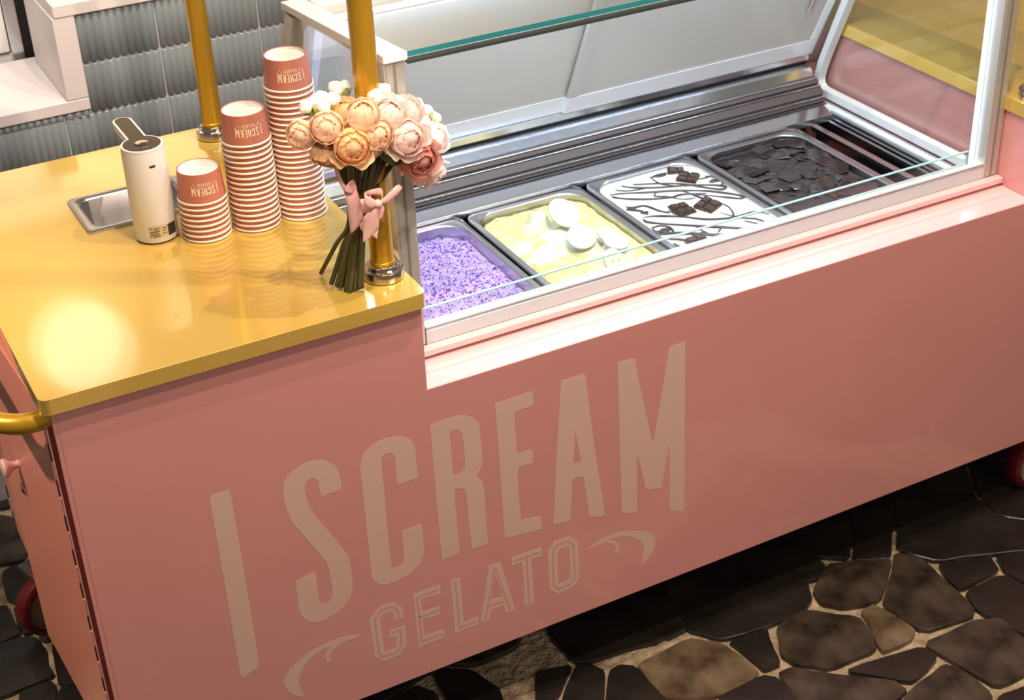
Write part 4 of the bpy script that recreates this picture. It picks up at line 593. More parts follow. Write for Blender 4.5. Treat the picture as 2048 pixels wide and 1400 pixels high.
# posts
for x0, s in ((CX0, 1), (CX1 - 0.036, -1)):
    p = bx('corner_post', 'alu', case, x0, x0 + 0.036, 0.100, 0.128, -0.1638, ZT - 0.012, bevel=0.0018)
    bx('post_groove', 'alu_dark', p, x0 + 0.0165, x0 + 0.0205, 0.0988, 0.0998, -0.1635, ZT - 0.014)
    bx('post_rib', 'alu', p, x0 + 0.0045, x0 + 0.006, 0.0985, 0.0998, -0.1635, ZT - 0.014)
    # pale inner frame with rounded corners round the side glass
    xi = x0 + 0.028 if s == 1 else x0 - 0.004
    def inset_quad(d, r):
        pts = [(0.129 + d, -0.168 + d), (0.655 - d * 1.2, -0.168 + d), (dy(-0.09) - 0.022 - d, -0.09 + 0), (dy(ZTB) + 0.01 - d, ZTB - 0.004 - d), (0.129 + d, ZT - 0.014 - d)]
        out = []
        for i, p in enumerate(pts):
            a = Vector(pts[i - 1]); b = Vector(p); c = Vector(pts[(i + 1) % len(pts)])
            u = (a - b).normalized(); v = (c - b).normalized(); q = min(r, (a - b).length * .4, (c - b).length * .4)
            for k in range(5):
                w = k / 4; out.append(tuple((b + u * q).lerp(b, w).lerp(b.lerp(b + v * q, w), w)))
        return out
    bm = bmesh.new(); xa, xb = (x0 + 0.010, x0 + 0.030) if s == 1 else (x0 + 0.006, x0 + 0.026)
    poly(bm, [inset_quad(0, 0.004), inset_quad(0.017, 0.030)], lambda y, z: (xa, y, z), lambda y, z: (xb, y, z))
    fr = obj('side_frame', bm, 'white_frame', case, bevel=0.001)
    bm = bmesh.new(); xg = x0 + 0.003 if s == 1 else x0 + 0.0325
    poly(bm, [inset_quad(0.001, 0.004)], lambda y, z: (xg, y, z), lambda y, z: (xg + 0.005, y, z))
    obj('side_glass', bm, 'clear', case)
    # top side rail: follows the gentle backward slope of the roof glass
    bm = bmesh.new(); v = []
    for y, z in ((0.0965, ZT), (dy(ZTB) + 0.075, ZTB - 0.006)):
        v.append([bm.verts.new(q) for q in ((x0, y, z - 0.013), (x0 + 0.040 * 1, y, z - 0.013), (x0 + 0.040, y, z + 0.001), (x0, y, z + 0.001))])
    for i in range(4): bm.faces.new((v[0][i], v[0][(i + 1) % 4], v[1][(i + 1) % 4], v[1][i]))
    bm.faces.new(v[0]); bm.faces.new(list(reversed(v[1])))
    obj('top_side_rail', bm, 'white_frame_lit', case, bevel=0.002)
    # sloping rear post
    bm = bmesh.new(); v = []
    for z, w in ((-0.112, 0.03), (ZTB - 0.020, 0.03)):
        y = dy(z); v.append([bm.verts.new(q) for q in ((x0, y + 0.012, z), (x0 + 0.036, y + 0.012, z), (x0 + 0.036, y + 0.05, z), (x0, y + 0.05, z))])
    for i in range(4): bm.faces.new((v[0][i], v[0][(i + 1) % 4], v[1][(i + 1) % 4], v[1][i]))
    bm.faces.new(v[0]); bm.faces.new(list(reversed(v[1])))
    obj('rear_post', bm, 'alu', case, bevel=0.0015)
# roof glass and the bar below its front edge
def roofz(y): return ZT + (ZTB - ZT) * (y - 0.0965) / (dy(ZTB) - 0.0965)
bm = bmesh.new(); xa, xb = CX0 + 0.041, CX1 - 0.041
poly(bm, [[(0.099, 0), (0.47, 0), (0.47, 1), (0.099, 1)]], lambda y, k: (xa + (xb - xa) * k, y, roofz(y) - 0.007), lambda y, k: (xa + (xb - xa) * k, y, roofz(y) - 0.0005))
tg = obj('roof_glass', bm, 'top_clear', case)
bx('polished_edge', 'teal_edge', tg, xa, xb, 0.0978, 0.0989, ZT - 0.0082, ZT - 0.0002)
bx('lamp_bar', 'bar_dark', case, xa, xb, 0.101, 0.112, ZT - 0.0215, ZT - 0.0150, bevel=0.001)
bx('rear_top_rail', 'white_frame_lit', case, CX0 + 0.041, CX1 - 0.041, dy(ZTB) + 0.001, dy(ZTB) + 0.06, ZTB - 0.022, ZTB + 0.0, bevel=0.002)
# sliding rear doors on the leaning plane
def lean(name, m, parent, x0, x1, z0, z1, off0, off1, bevel=0.001):
    bm = bmesh.new(); v = []
    for z in (z0, z1):
        y = dy(z); v.append([bm.verts.new(q) for q in ((x0, y + off0, z), (x1, y + off0, z), (x1, y + off1, z), (x0, y + off1, z))])
    for i in range(4): bm.faces.new((v[0][i], v[0][(i + 1) % 4], v[1][(i + 1) % 4], v[1][i]))
    bm.faces.new(v[0]); bm.faces.new(list(reversed(v[1])))
    return obj(name, bm, m, parent, bevel=bevel)
zb, zt = -0.0785, ZTB - 0.024
for x0, x1, o in ((CX0 + 0.037, 1.245, 0.012), (1.195, CX1 - 0.037, 0.0)):
    d = lean('sliding_door', 'frost', case, x0, x1, zb + 0.041, zt - 0.02, o + 0.002, o + 0.008)
    lean('bottom_rail', 'bright_rail', d, x0, x1, zb, zb + 0.040, o - 0.002, o + 0.0105)
    lean('top_rail', 'white_frame', d, x0, x1, zt - 0.019, zt, o - 0.002, o + 0.0105)
    lean('stile', 'bright_rail' if x0 < 1 else 'frost', d, x0, x0 + 0.022, zb + 0.041, zt - 0.02, o - 0.002, o + 0.0018)
    lean('stile', 'bright_rail' if x1 > 1.5 else 'frost', d, x1 - 0.022, x1, zb + 0.041, zt - 0.02, o - 0.002, o + 0.0018)
hd = lean('door_pull', 'steel', d, 1.748, 1.760, 0.048, 0.16, -0.010, -0.0025, 0.002)
# steel sill, black gasket, steel shelf edge, louvred cold air grille
GX0, GX1 = CX0 + 0.04, CX1 - 0.045
def strip(name, m, pts, parent=None, x0=None, x1=None, bevel=0.0006):
    bm = bmesh.new(); poly(bm, [pts], lambda y, z: (GX0 if x0 is None else x0, y, z), lambda y, z: (GX1 if x1 is None else x1, y, z))
    return obj(name, bm, m, parent or case, bevel=bevel)
strip('door_track', 'steel', [(0.6475, -0.0910), (0.6475, -0.0790), (0.672, -0.0790), (0.672, -0.0910)])
strip('gasket', 'black', [(0.652, -0.0970), (0.652, -0.0912), (0.672, -0.0912), (0.672, -0.0970)])
strip('grille_cap', 'steel', [(0.672, -0.0972), (0.657, -0.0972), (0.6395, -0.1048), (0.6395, -0.1070), (0.672, -0.1000)])
strip('grille_band', 'steel', [(0.6392, -0.1060), (0.6270, -0.1215), (0.6290, -0.1228), (0.6415, -0.1072)])
for (yy, z1), (y2, z2) in zip(((0.612, -0.1205), (0.598, -0.1325), (0.5805, -0.1525)), ((0.598, -0.1325), (0.5805, -0.1525), (0.575, -0.1680))):
    sl = strip('grille_slat', 'slat_dark', [(yy + 0.0035, z1 - 0.0026), (y2 + 0.0065, z2 + 0.0030), (y2 + 0.0085, z2 + 0.0035), (yy + 0.0055, z1 - 0.0020)])
    strip('slat_lip', 'steel', [(yy, z1 - 0.0024), (yy, z1 - 0.0006), (yy + 0.0012, z1), (yy + 0.0040, z1 - 0.0002), (yy + 0.0040, z1 - 0.0024)], sl)
strip('grille_back', 'slat_dark', [(0.6290, -0.1216), (0.6150, -0.1216), (0.6150, -0.1232), (0.6290, -0.1232)])
strip('grille_back', 'slat_dark', [(0.6290, -0.1235), (0.6180, -0.1235), (0.5860, -0.1580), (0.5860, -0.1700), (0.6290, -0.1700)])
strip('grille_back', 'black', [(0.642, -0.30), (0.642, -0.1245), (0.646, -0.1245), (0.646, -0.30)])
# steel well
strip('well_ledge', 'steel', [(0.5845, -0.1660), (0.5360, -0.1765), (0.5340, -0.1900), (0.5365, -0.1900), (0.5385, -0.1785), (0.5845, -0.1690)])
bx('well_floor', 'steel_dark', case, CX0 + 0.04, CX1 - 0.04, 0.125, 0.611, -0.345, -0.335)
bx('well_wall', 'steel', case, CX0 + 0.034, CX0 + 0.0395, 0.125, 0.611, -0.335, -0.170)
bx('well_wall', 'steel', case, CX1 - 0.0395, CX1 - 0.034, 0.125, 0.611, -0.335, -0.170)
bx('well_wall', 'steel', case, CX0 + 0.04, CX1 - 0.04, 0.118, 0.1245, -0.335, -0.1645)
for sx, w in ((0.6305, 0.006), (0.898, 0.004), (1.164, 0.004), (1.430, 0.004), (1.7005, 0.012), (1.7485, 0.015), (1.790, 0.008)):
    bx('pan_support', 'steel', case, sx - w / 2, sx + w / 2, 0.1255, 0.5335, -0.1985, -0.1895, bevel=0.001)
bx('side_sill', 'steel', case, 1.797, CX1 - 0.041, 0.126, 0.60, -0.1885, -0.1745, bevel=0.002)
bx('side_sill_cap', 'white_frame', case, 1.802, CX1 - 0.041, 0.129, 0.60, -0.1740, -0.1690, bevel=0.001)
for xl in (CX0 + 0.0375, CX1 - 0.0455):
    bx('post_led_strip', 'led_soft', case, xl, xl + 0.008, 0.1290, 0.1340, -0.150, ZT - 0.030)
bx('led_strip', 'led', case, CX0 + 0.06, CX1 - 0.06, dy(ZTB) + 0.004, dy(ZTB) + 0.012, ZTB - 0.0265, ZTB - 0.0225)
COOL = (0.58, 0.76, 1.0)
area('case_led_rear', (1.22, dy(ZTB) + 0.002, ZTB - 0.030), (1.22, 0.36, -0.2), 1.12, 2.6, COOL, 0.012)
area('case_led_front', (1.22, 0.114, ZT - 0.025), (1.22, 0.45, -0.15), 1.12, 2.6, COOL, 0.012)

# ================================================================== GELATO PANS
PW = 0.262; PY0, PY1 = 0.160, 0.529; ZR = -0.182
def pan(cx, label):
    t = thing('gelato_pan', label, 'pan', (cx, 0.3445, H + ZR - 0.12), group='gelato pans in the display case')
    hw = PW / 2 - 0.0025; hl = (PY1 - PY0) / 2
    bm = bmesh.new(); z = 0.12
    loft(bm, [rr3(-hw, hw, -hl, hl, .022, z - .006), rr3(-hw, hw, -hl, hl, .022, z - .001), rr3(-hw + .002, hw - .002, -hl + .002, hl - .002, .022, z), rr3(-hw + .010, hw - .010, -hl + .010, hl - .010, .046, z - .0004), rr3(-hw + .0125, hw - .0125, -hl + .0125, hl - .0125, .046, z - .003), rr3(-hw + .019, hw - .019, -hl + .019, hl - .019, .046, .012), rr3(-hw + .030, hw - .030, -hl + .030, hl - .030, .036, .002)])
    o = obj('pan_shell', bm, 'steel_pan', t, smooth=40)
    return t
pan(0.7645, 'steel pan of purple crumble gelato at the left end of the row')
pan(1.031, 'steel pan of yellow gelato between the purple and the drizzled white one')
pan(1.297, 'steel pan of white gelato with chocolate drizzle')
pan(1.563, 'steel pan of dark chocolate gelato at the right end of the row')
def in_rr(x, y, hw, hl, r):
    ax, ay = abs(x) - (hw - r), abs(y) - (hl - r)
    return (ax <= 0 or ay <= 0 or ax * ax + ay * ay <= r * r) and abs(x) <= hw and abs(y) <= hl
def surface(name, cx, level, hfun, m, label, cat, n=(40, 56), hw=0.112, hl=0.166, rad=0.044):
    """a filled slab: rings of a rounded rectangle shrunk toward its centre, heights from hfun, plus a skirt"""
    bm = bmesh.new(); rings = []; K = 40; base = rrect(-hw, hw, -hl, hl, rad, 14)
    # resample outline finely
    P = []; 
    for i in range(len(base)):
        a = Vector(base[i]); b = Vector(base[(i + 1) % len(base)]); k = max(1, int((b - a).length / 0.006))
        for j in range(k): P.append(a.lerp(b, j / k))
    rings.append([bm.verts.new((p.x * .985, p.y * .985, -0.03)) for p in P])
    for k in range(K):
        s = 1 - k / K
        rings.append([bm.verts.new((p.x * s, p.y * s, hfun(p.x * s, p.y * s, s))) for p in P])
    c = bm.verts.new((0, 0, hfun(0, 0, 0)))
    N = len(P)
    for a, b in zip(rings, rings[1:]):
        for i in range(N): bm.faces.new((a[i], a[(i + 1) % N], b[(i + 1) % N], b[i]))
    for i in range(N): bm.faces.new((rings[-1][i], rings[-1][(i + 1) % N], c))
    o = obj(name, bm, m, smooth=True, loc=(cx, 0.3445, H + level))
    tag(o, label, cat, 'gelato flavours in the pans'); return o
nz = lambda x, y, s, seed=0.0: noise.noise(Vector((x * s, y * s, seed)))
# purple crumble
hu = lambda x, y, s: 0.004 * nz(x, y, 30) + 0.002 * nz(x, y, 110, 3) + 0.004 * (1 - s) - 0.004
gu = surface('purple_gelato', 0.7645, -0.200, hu, 'ube', 'purple gelato covered with lilac and pink crumbs', 'gelato')
bm = bmesh.new()
r2 = random.Random(3)
cnt = 0
while cnt < 3400:
    x = r2.uniform(-.112, .112); y = r2.uniform(-.166, .166)
    if not in_rr(x, y, .110, .164, .044): continue
    s = max(abs(x) / .112, abs(y) / .166); z = hu(x, y, s); q = r2.uniform(.0008, .0021) * (1.5 if r2.random() < .08 else 1)
    mi = r2.choices((0, 1, 2), (.34, .48, .18))[0]
    c = Vector((x, y, z + q * .4)); R = Matrix.Rotation(r2.uniform(0, 6.3), 3, Vector((r2.uniform(-1, 1), r2.uniform(-1, 1), r2.uniform(-1, 1))).normalized())
    vs = [bm.verts.new(c + R @ Vector((a * q * r2.uniform(.6, 1.4), b * q * r2.uniform(.6, 1.4), d * q))) for a, b, d in ((1, 1, 1), (-1, -1, 1), (-1, 1, -1), (1, -1, -1))]
    for f in ((0, 1, 2), (0, 3, 1), (0, 2, 3), (1, 3, 2)): bm.faces.new([vs[i] for i in f]).material_index = mi
    cnt += 1
o = obj('crumbs', bm, ['crumb_dark', 'crumb_mid', 'crumb_pink'], gu); o['kind'] = 'stuff'
# yellow
hl_ = lambda x, y, s: 0.004 * nz(x, y, 28, 5) + 0.0030 * nz(x, y, 75, 1) + 0.0016 * nz(x, y, 170, 2) - (0.004 if s > .93 else 0)
gl_ = surface('yellow_gelato', 1.031, -0.192, hl_, 'lemon', 'pale yellow gelato with creamy peaks and fruit slices on top', 'gelato')
def mound(name, cx, cy, rx, ry, h, rot, seed):
    bm = bmesh.new(); rings = []; n = 36; K = 14
    for k in range(K + 1):
        s = k / K; ring = []
        for i in range(n):
            a = 2 * math.pi * i / n
            w = 1 + 0.16 * noise.noise(Vector((math.cos(a) * 1.4, math.sin(a) * 1.4, seed))) 
            x = s * rx * w * math.cos(a); y = s * ry * w * math.sin(a)
            tw = 1 - s
            z = h * (math.cos(min(1, s) * math.pi / 2) ** 1.15) + 0.0055 * math.sin(2.0 * a + 7 * s + seed) * (1 - abs(2 * s - 1)) * (h / .03) + 0.001 * nz(x, y, 90, seed) - 0.003
            c, si = math.cos(rot), math.sin(rot)
            ring.append(bm.verts.new((cx + c * x - si * y + 0.010 * tw * tw, cy + si * x + c * y, z)))
        rings.append(ring)
    for a, b in zip(rings, rings[1:]):
        for i in range(n): bm.faces.new((a[i], a[(i + 1) % n], b[(i + 1) % n], b[i]))
    bmesh.ops.remove_doubles(bm, verts=rings[0], dist=1e-5)
    return obj(name, bm, 'swirl', gl_, smooth=True)
mound('cream_peak', -0.022, 0.082, .038, .032, .036, .3, 1.0)
mound('cream_peak', -0.050, -0.022, .066, .036, .018, .45, 4.0)
mound('cream_peak', -0.090, 0.022, .024, .030, .015, .2, 6.0)
mound('cream_peak', 0.032, -0.100, .050, .040, .030, -.2, 2.0)
mound('cream_peak', 0.020, -0.030, .050, .036, .018, .9, 8.0)
mound('cream_peak', -0.005, 0.035, .040, .040, .014, .1, 11.0)
def fruit_slice(px, py, pz, rx, ry, tilt, az, label):
    t = thing('fruit_slice', label, 'fruit slice', (px, py, H + pz), group='pale fruit slices on the yellow gelato')
    t.rotation_euler = (tilt[0], tilt[1], az)
    bm = bmesh.new(); lathe(bm, [(0, -.0022), (.97, -.0022), (1, -.0012), (1, .0012), (.97, .0022), (0, .0022)], 32)
    for v in bm.verts: v.co.x *= rx; v.co.y *= ry
    obj('flesh', bm, 'slice', t, smooth=40)
    bm = bmesh.new()
    for k in range(3):
        a = k * 2.094 + .4; r = min(rx, ry) * .34
        for q in range(1):
            lathe(bm, [(0, .0023), (r * .55, .0023), (r * .45, .0030), (0, .0032)], 10, c=(r * math.cos(a), r * math.sin(a), 0))
    obj('core', bm, 'slice_core', t, smooth=40)
fruit_slice(1.046, 0.388, -0.1545, .0265, .033, (.62, -.42), .35, 'pale fruit slice leaning on the tallest cream peak, farthest back')
fruit_slice(1.036, 0.304, -0.1655, .0290, .027, (.50, -.18), .2, 'pale fruit slice in the middle of the yellow gelato')
fruit_slice(1.092, 0.296, -0.1750, .0260, .024, (.34, .26), .1, 'pale fruit slice on the right side of the yellow gelato peaks')
fruit_slice(1.074, 0.243, -0.1600, .0270, .022, (.30, .12), .3, 'pale fruit slice lying flat on top of the front cream peak')
fruit_slice(1.036, 0.186, -0.1660, .0235, .027, (.85, .10), .2, 'pale fruit slice on the front cream peak nearest the low glass')
# white with drizzle
hv = lambda x, y, s: 0.0008 * nz(x, y, 25, 9) - (0.001 if s > .97 else 0)
gv = surface('white_gelato', 1.297, -0.1865, hv, 'vanilla', 'smooth white gelato with dark chocolate drizzle lines', 'gelato', hw=0.1165, hl=0.170)
for i, pl in enumerate(DRIZZLE):
    P = catmull([(x - 1.297, y - 0.3445, 0.0036) for x, y in pl], 5); bm = bmesh.new(); n = len(P)
    rs = [(.0027 + .0014 * noise.noise(Vector((i * 3.1, k * .25, 0)))) * (1 - .55 * abs(2 * k / (n - 1) - 1) ** 3) * (1.0 if i < 10 else .62) for k in range(n)]
    tube(bm, P, rs, 8)
    for v in bm.verts: v.co.z *= .5
    obj('chocolate_drizzle', bm, 'drizzle', gv, smooth=True)
for i, (x, y, rx, ry) in enumerate(BLOBS):
    bm = bmesh.new(); lathe(bm, [(1, -.0004), (.95, .0016), (.6, .0023), (0, .0026)], 18)
    for v in bm.verts: v.co.x *= rx * (1 + .2 * math.sin(3 * v.co.y + i)); v.co.y *= ry
    obj('chocolate_drizzle', bm, 'drizzle', gv, smooth=True, loc=(x - 1.297, y - .3445, 0))
def choc_piece(px, py, pz, rz, tilt, label, nx=2, ny=2, s=0.0205):
    t = thing('chocolate_piece', label, 'chocolate', (px, py, H + pz), group='chocolate bar pieces on the white gelato')
    t.rotation_euler = (tilt[0], tilt[1], rz)
    w, l = nx * s / 2, ny * s / 2
    bx('slab', 'choc_piece', t, -w, w, -l, l, 0, .0045, bevel=.0008)
    for i in range(nx):
        for j in range(ny):
            x0 = -w + i * s + .0012; y0 = -l + j * s + .0012; bm = bmesh.new(); e = s - .0024; v = []
            for k, z in ((0, .0046), (.0022, .0085)):
                v.append([bm.verts.new(q) for q in ((x0 + k, y0 + k, z), (x0 + e - k, y0 + k, z), (x0 + e - k, y0 + e - k, z), (x0 + k, y0 + e - k, z))])
            for q in range(4): bm.faces.new((v[0][q], v[0][(q + 1) % 4], v[1][(q + 1) % 4], v[1][q]))
            bm.faces.new(v[1]); bm.faces.new(v[0])
            obj('chocolate_square', bm, 'choc_piece', t, bevel=.0006)
choc_piece(1.366, 0.446, -0.1855, .75, (.05, .08), 'square of chocolate bar at the back of the white gelato')
choc_piece(1.362, 0.486, -0.1845, -.35, (.5, .1), 'thin chocolate stick leaning behind the rearmost chocolate square', 2, 1, .017)
choc_piece(1.274, 0.328, -0.1845, .12, (.10, .12), 'left one of the two chocolate pieces in the middle of the white gelato')
choc_piece(1.327, 0.318, -0.1845, .42, (.12, -.10), 'right one of the two chocolate pieces in the middle of the white gelato')
choc_piece(1.226, 0.198, -0.1855, .02, (.06, .0), 'chocolate piece at the front of the white gelato behind the low glass')
# dark chocolate with broken sheets
hc = lambda x, y, s: 0.0045 * nz(x, y, 16, 2) + 0.0016 * nz(x, y, 60, 7) - (0.003 if s > .95 else 0)
gc = surface('chocolate_gelato', 1.563, -0.1905, hc, 'choc', 'glossy dark chocolate gelato topped with broken chocolate sheets', 'gelato')
r3 = random.Random(11)
for i in range(64):
    while True:
        x = r3.uniform(-.10, .10); y = r3.uniform(-.152, .152)
        if in_rr(x, y, .098, .150, .044): break
    n = r3.choice((4, 5, 5, 6)); R = r3.uniform(.018, .040); a0 = r3.uniform(0, 6.3)
    pl = [(R * r3.uniform(.6, 1.15) * math.cos(a0 + 2 * math.pi * k / n), R * r3.uniform(.55, 1.0) * math.sin(a0 + 2 * math.pi * k / n)) for k in range(n)]
    bm = bmesh.new(); poly(bm, [pl], lambda a, b: (a, b, 0), lambda a, b: (a, b, .0016))
    o = obj('chocolate_shard', bm, 'choc', gc, bevel=.0005, seg=1, loc=(x, y, hc(x, y, .5) + r3.uniform(-.0005, .0022)))
    o.rotation_euler = (r3.uniform(-.10, .10), r3.uniform(-.10, .10), 0)

# ================================================================== THINGS ON THE COUNTERTOP
# ---------------- paper cups, upside down, nested
CR, CB, CH, CS = 0.0392, 0.0352, 0.0525, 0.0095
LX0, LX1 = 0.185, 1.07; LZ0, LZ1 = -0.80, -0.25
def cup_print():
    """the cart's lettering wrapped once round the cup wall, upside down because the cup stands on its rim"""
    bm = bmesh.new()
    for k, loops in LOGO.items():
        flat = bmesh.new()
        poly(flat, loops, lambda x, z: (x, 0, z), lambda x, z: (x, 0.001, z))
        flat.normal_update()
        bmesh.ops.delete(flat, geom=[f for f in flat.faces if abs(f.normal.y) < .5 or f.calc_center_median().y > .0005], context='FACES')
        for it in range(7):                                   # cut into narrow strips so that it bends smoothly
            bmesh.ops.bisect_plane(flat, geom=flat.verts[:] + flat.edges[:] + flat.faces[:], plane_co=(0.30 + it * 0.11, 0, 0), plane_no=(1, 0, 0))
        idx = {}
        for v in flat.verts:
            u = (v.co.x - 0.63) / 0.89; w = (v.co.z + 0.52) / 0.55
            # straighten the arched baseline only slightly; keep the drawing as printed on the cart
            ang = u * 0.046 / 0.0375; z = 0.0300 - w * 0.0255 
            r = CR + (CB - CR) * (z / CH) + 0.0005
            a = -ang
            idx[v] = bm.verts.new((r * math.cos(a), r * math.sin(a), z))
        for f in flat.faces: 
            try: bm.faces.new([idx[v] for v in f.verts])
            except ValueError: pass
        flat.free()
    return bm
def make_cup(label, group, loc, printed):
    t = thing('paper_cup', label, 'cup', loc, group=group)
    bm = bmesh.new(); lathe(bm, [(CR, 0.0015), (CB, CH), (CB - .0010, CH + .0006), (CB - .0020, CH), (CB - .0022, CH - .0035)], 40)
    obj('wall', bm, 'cup_pink', t, smooth=40)
    bm = bmesh.new(); lathe(bm, [(CR + .0002, 0.0040), (CR + .0017, .0034), (CR + .0023, .0020), (CR + .0017, .0006), (CR + .0002, 0.0002), (CR - .0012, .0012), (CR - .0014, .003)], 40)
    obj('rolled_rim', bm, 'cup_rim', t, smooth=True)
    bm = bmesh.new(); lathe(bm, [(CB - .0023, CH - .0003), (CB - .0026, CH - .0050), (0, CH - .0050)], 40)
    obj('base_disc', bm, 'cup_white', t, smooth=40)
    if printed: 
        m = obj('printed_logo', cup_print(), 'cup_print', t)
    return t
stacks = (((0.3545, 0.3680), 8, 'short', 'cups of the short stack beside the white dispenser'),
          ((0.4390, 0.3600), 17, 'middle', 'cups of the middle stack'),
          ((0.5215, 0.3585), 25, 'tall', 'cups of the tall stack beside the bouquet'))
cam_dir = lambda x, y: math.atan2(-1.94878 - y, -0.25754 - x)
proto = None; nested = None
ORD = ['lowest', 'second', 'third', 'fourth', 'fifth', 'sixth', 'seventh', 'eighth', 'ninth', 'tenth', 'eleventh', 'twelfth', 'thirteenth', 'fourteenth', 'fifteenth', 'sixteenth', 'seventeenth', 'eighteenth', 'nineteenth', 'twentieth', 'twenty-first', 'twenty-second', 'twenty-third', 'twenty-fourth', 'twenty-fifth']
for (x, y), n, nm, grp in stacks:
    for k in range(n):
        jx, jy = (rnd.uniform(-.0005, .0005) for _ in 'ab')
        loc = (x + jx, y + jy, H + 0.0006 + k * CS)
        top = k == n - 1
        if top: lab = 'upside-down pink paper cup with cream lettering on top of the %s stack' % nm
        elif k == 0: lab = 'lowest pink paper cup of the %s stack, standing on the countertop' % nm
        else: lab = '%s pink paper cup from the bottom of the %s stack' % (ORD[k], nm)
        if top:
            if proto is None: proto = make_cup(lab, grp, loc, True); c = proto
            else: c = copy_tree(proto)
        else:
            if nested is None: nested = make_cup(lab, grp, loc, False); c = nested
            else: c = copy_tree(nested)
        c.location = loc; tag(c, lab, 'cup', grp)
        c.rotation_euler = (0, 0, cam_dir(x, y) + 0.16 + (0 if top else rnd.uniform(-1, 1)))

# ---------------- white handheld dispenser
t = thing('white_dispenser', 'white cylindrical dispenser with dark glossy top and flat handle beside the short cup stack', 'dispenser', (0.2790, 0.4035, H))
bm = bmesh.new(); lathe(bm, [(0, .003), (.0345, .003), (.0358, .005), (.0350, .1575), (.0343, .1602), (0, .1602)], 40); obj('body', bm, 'white_plastic', t, smooth=40)
bm = bmesh.new(); lathe(bm, [(0, .0004), (.0335, .0004), (.0338, .0029), (0, .0029)], 40); obj('base_ring', bm, 'rubber', t, smooth=40)
def paddle(r, w, L, n=14):
    a0 = math.asin(w / r); out = []
    for i in range(n * 2 + 1):
        a = math.pi / 2 + a0 + (2 * math.pi - 2 * a0) * i / (n * 2); out.append((r * math.cos(a), r * math.sin(a)))
    for i in range(9):
        a = -math.pi * 0 + math.pi * i / 8; out.append((w * math.cos(a), L + w * math.sin(a)))
    return out
bm = bmesh.new(); poly(bm, [paddle(.0345, .0165, .112)], lambda x, y: (x, y, .1530), lambda x, y: (x, y, .1655)); h = obj('handle', bm, 'white_plastic', t, bevel=.003, seg=3, smooth=50)
bm = bmesh.new(); poly(bm, [paddle(.0305, .0125, .112)], lambda x, y: (x, y, .1656), lambda x, y: (x, y, .1664)); tp = obj('touch_panel', bm, 'dark_gloss', h, bevel=.0003, seg=1)
bm = bmesh.new(); lathe(bm, [(0, .1666), (.0110, .1666), (.0112, .1674), (.0095, .1680), (0, .1678)], 28); obj('button', bm, 'chrome', h, smooth=40)
for i in range(2): bx('indicator', 'print', h, -.002 + i * .004, -.0004 + i * .0045, -.018, -.0165, .1665, .1668)
def wrap(bm, a0, a1, z0, z1, r, n=8, t=.0003):
    lo = []; hi = []
    for i in range(n + 1):
        a = a0 + (a1 - a0) * i / n
        lo.append(bm.verts.new((r * math.cos(a), r * math.sin(a), z0))); hi.append(bm.verts.new((r * math.cos(a), r * math.sin(a), z1)))
    for i in range(n): bm.faces.new((lo[i], lo[i + 1], hi[i + 1], hi[i]))
af = cam_dir(0.279, 0.4035)
bm = bmesh.new(); wrap(bm, af + .16, af + .44, .1360, .1398, .03545); obj('slot', bm, 'ink', t)
bm = bmesh.new(); wrap(bm, af - .34, af + 1.04, .012, .033, .0361, 14); st = obj('label_sticker', bm, 'sticker', t)
bm = bmesh.new(); wrap(bm, af + .54, af + 1.04, .0125, .0325, .0363); obj('dark_patch', bm, 'ink', st)
bm = bmesh.new()
for z, a, b in ((.0295, .16, .24), (.0295, .28, .48), (.0265, .28, .44), (.0240, .16, .46), (.0212, .16, .42), (.0180, .16, .46), (.0150, .16, .20), (.0150, .24, .47), (.0285, .54, .70), (.0240, .54, .66), (.0190, .54, .70)):
    wrap(bm, af - .34 + (a - .14) * 1.5, af - .34 + (b - .14) * 1.5, z - .0006, z + .0006, .0363)
obj('fine_print', bm, 'ink', st)

# ---------------- bouquet tied to the front pole
bq = thing('bouquet', 'bouquet of peach and blush ranunculus tied with pink ribbon to the front gold pole', 'bouquet', (0.49, 0.045, H))
CPOS = Vector((-0.25754, -1.94878, 1.16231))
CM = Matrix.Rotation(-0.4677949, 3, 'Z') @ Matrix.Rotation(1.0272856, 3, 'X') @ Matrix.Rotation(-0.0430768, 3, 'Z')
BO = Vector((0.49, 0.045, 0))
def petal_mesh(name, th, phi, lip, seed):
    bm = bmesh.new(); nu, nv = 7, 6; g = []
    for i in range(nv + 1):
        row = []
        for j in range(nu + 1):
            v = i / nv; u = j / nu * 2 - 1
            wdt = phi * math.sin(math.pi * (0.16 + 0.74 * v)) ** .6
            pol = math.pi - (0.25 + (math.pi - 0.25 - th) * v)          # from below up toward the opening
            r = 1.0 + lip * v ** 4 + .03 * math.sin(5 * u + seed) * v
            a = u * wdt
            row.append(bm.verts.new((r * math.sin(pol) * math.cos(a), r * math.sin(pol) * math.sin(a), r * math.cos(pol))))
        g.append(row)
    for i in range(nv):
        for j in range(nu): bm.faces.new((g[i][j], g[i][j + 1], g[i + 1][j + 1], g[i + 1][j]))
    me = bpy.data.meshes.new(name); bm.to_mesh(me); bm.free(); me.shade_smooth(); return me
PET = {}
def petal(kind, m):
    if (kind, m) not in PET:
        me = petal_mesh('petal', *{'in': (.42, .80, -.06, 1), 'mid': (.62, .85, .02, 2), 'out': (.95, .80, .16, 3), 'open': (1.35, .72, .42, 4)}[kind])
        me.materials.append(MATS[m]); PET[(kind, m)] = me
    return PET[(kind, m)]
CORE = None
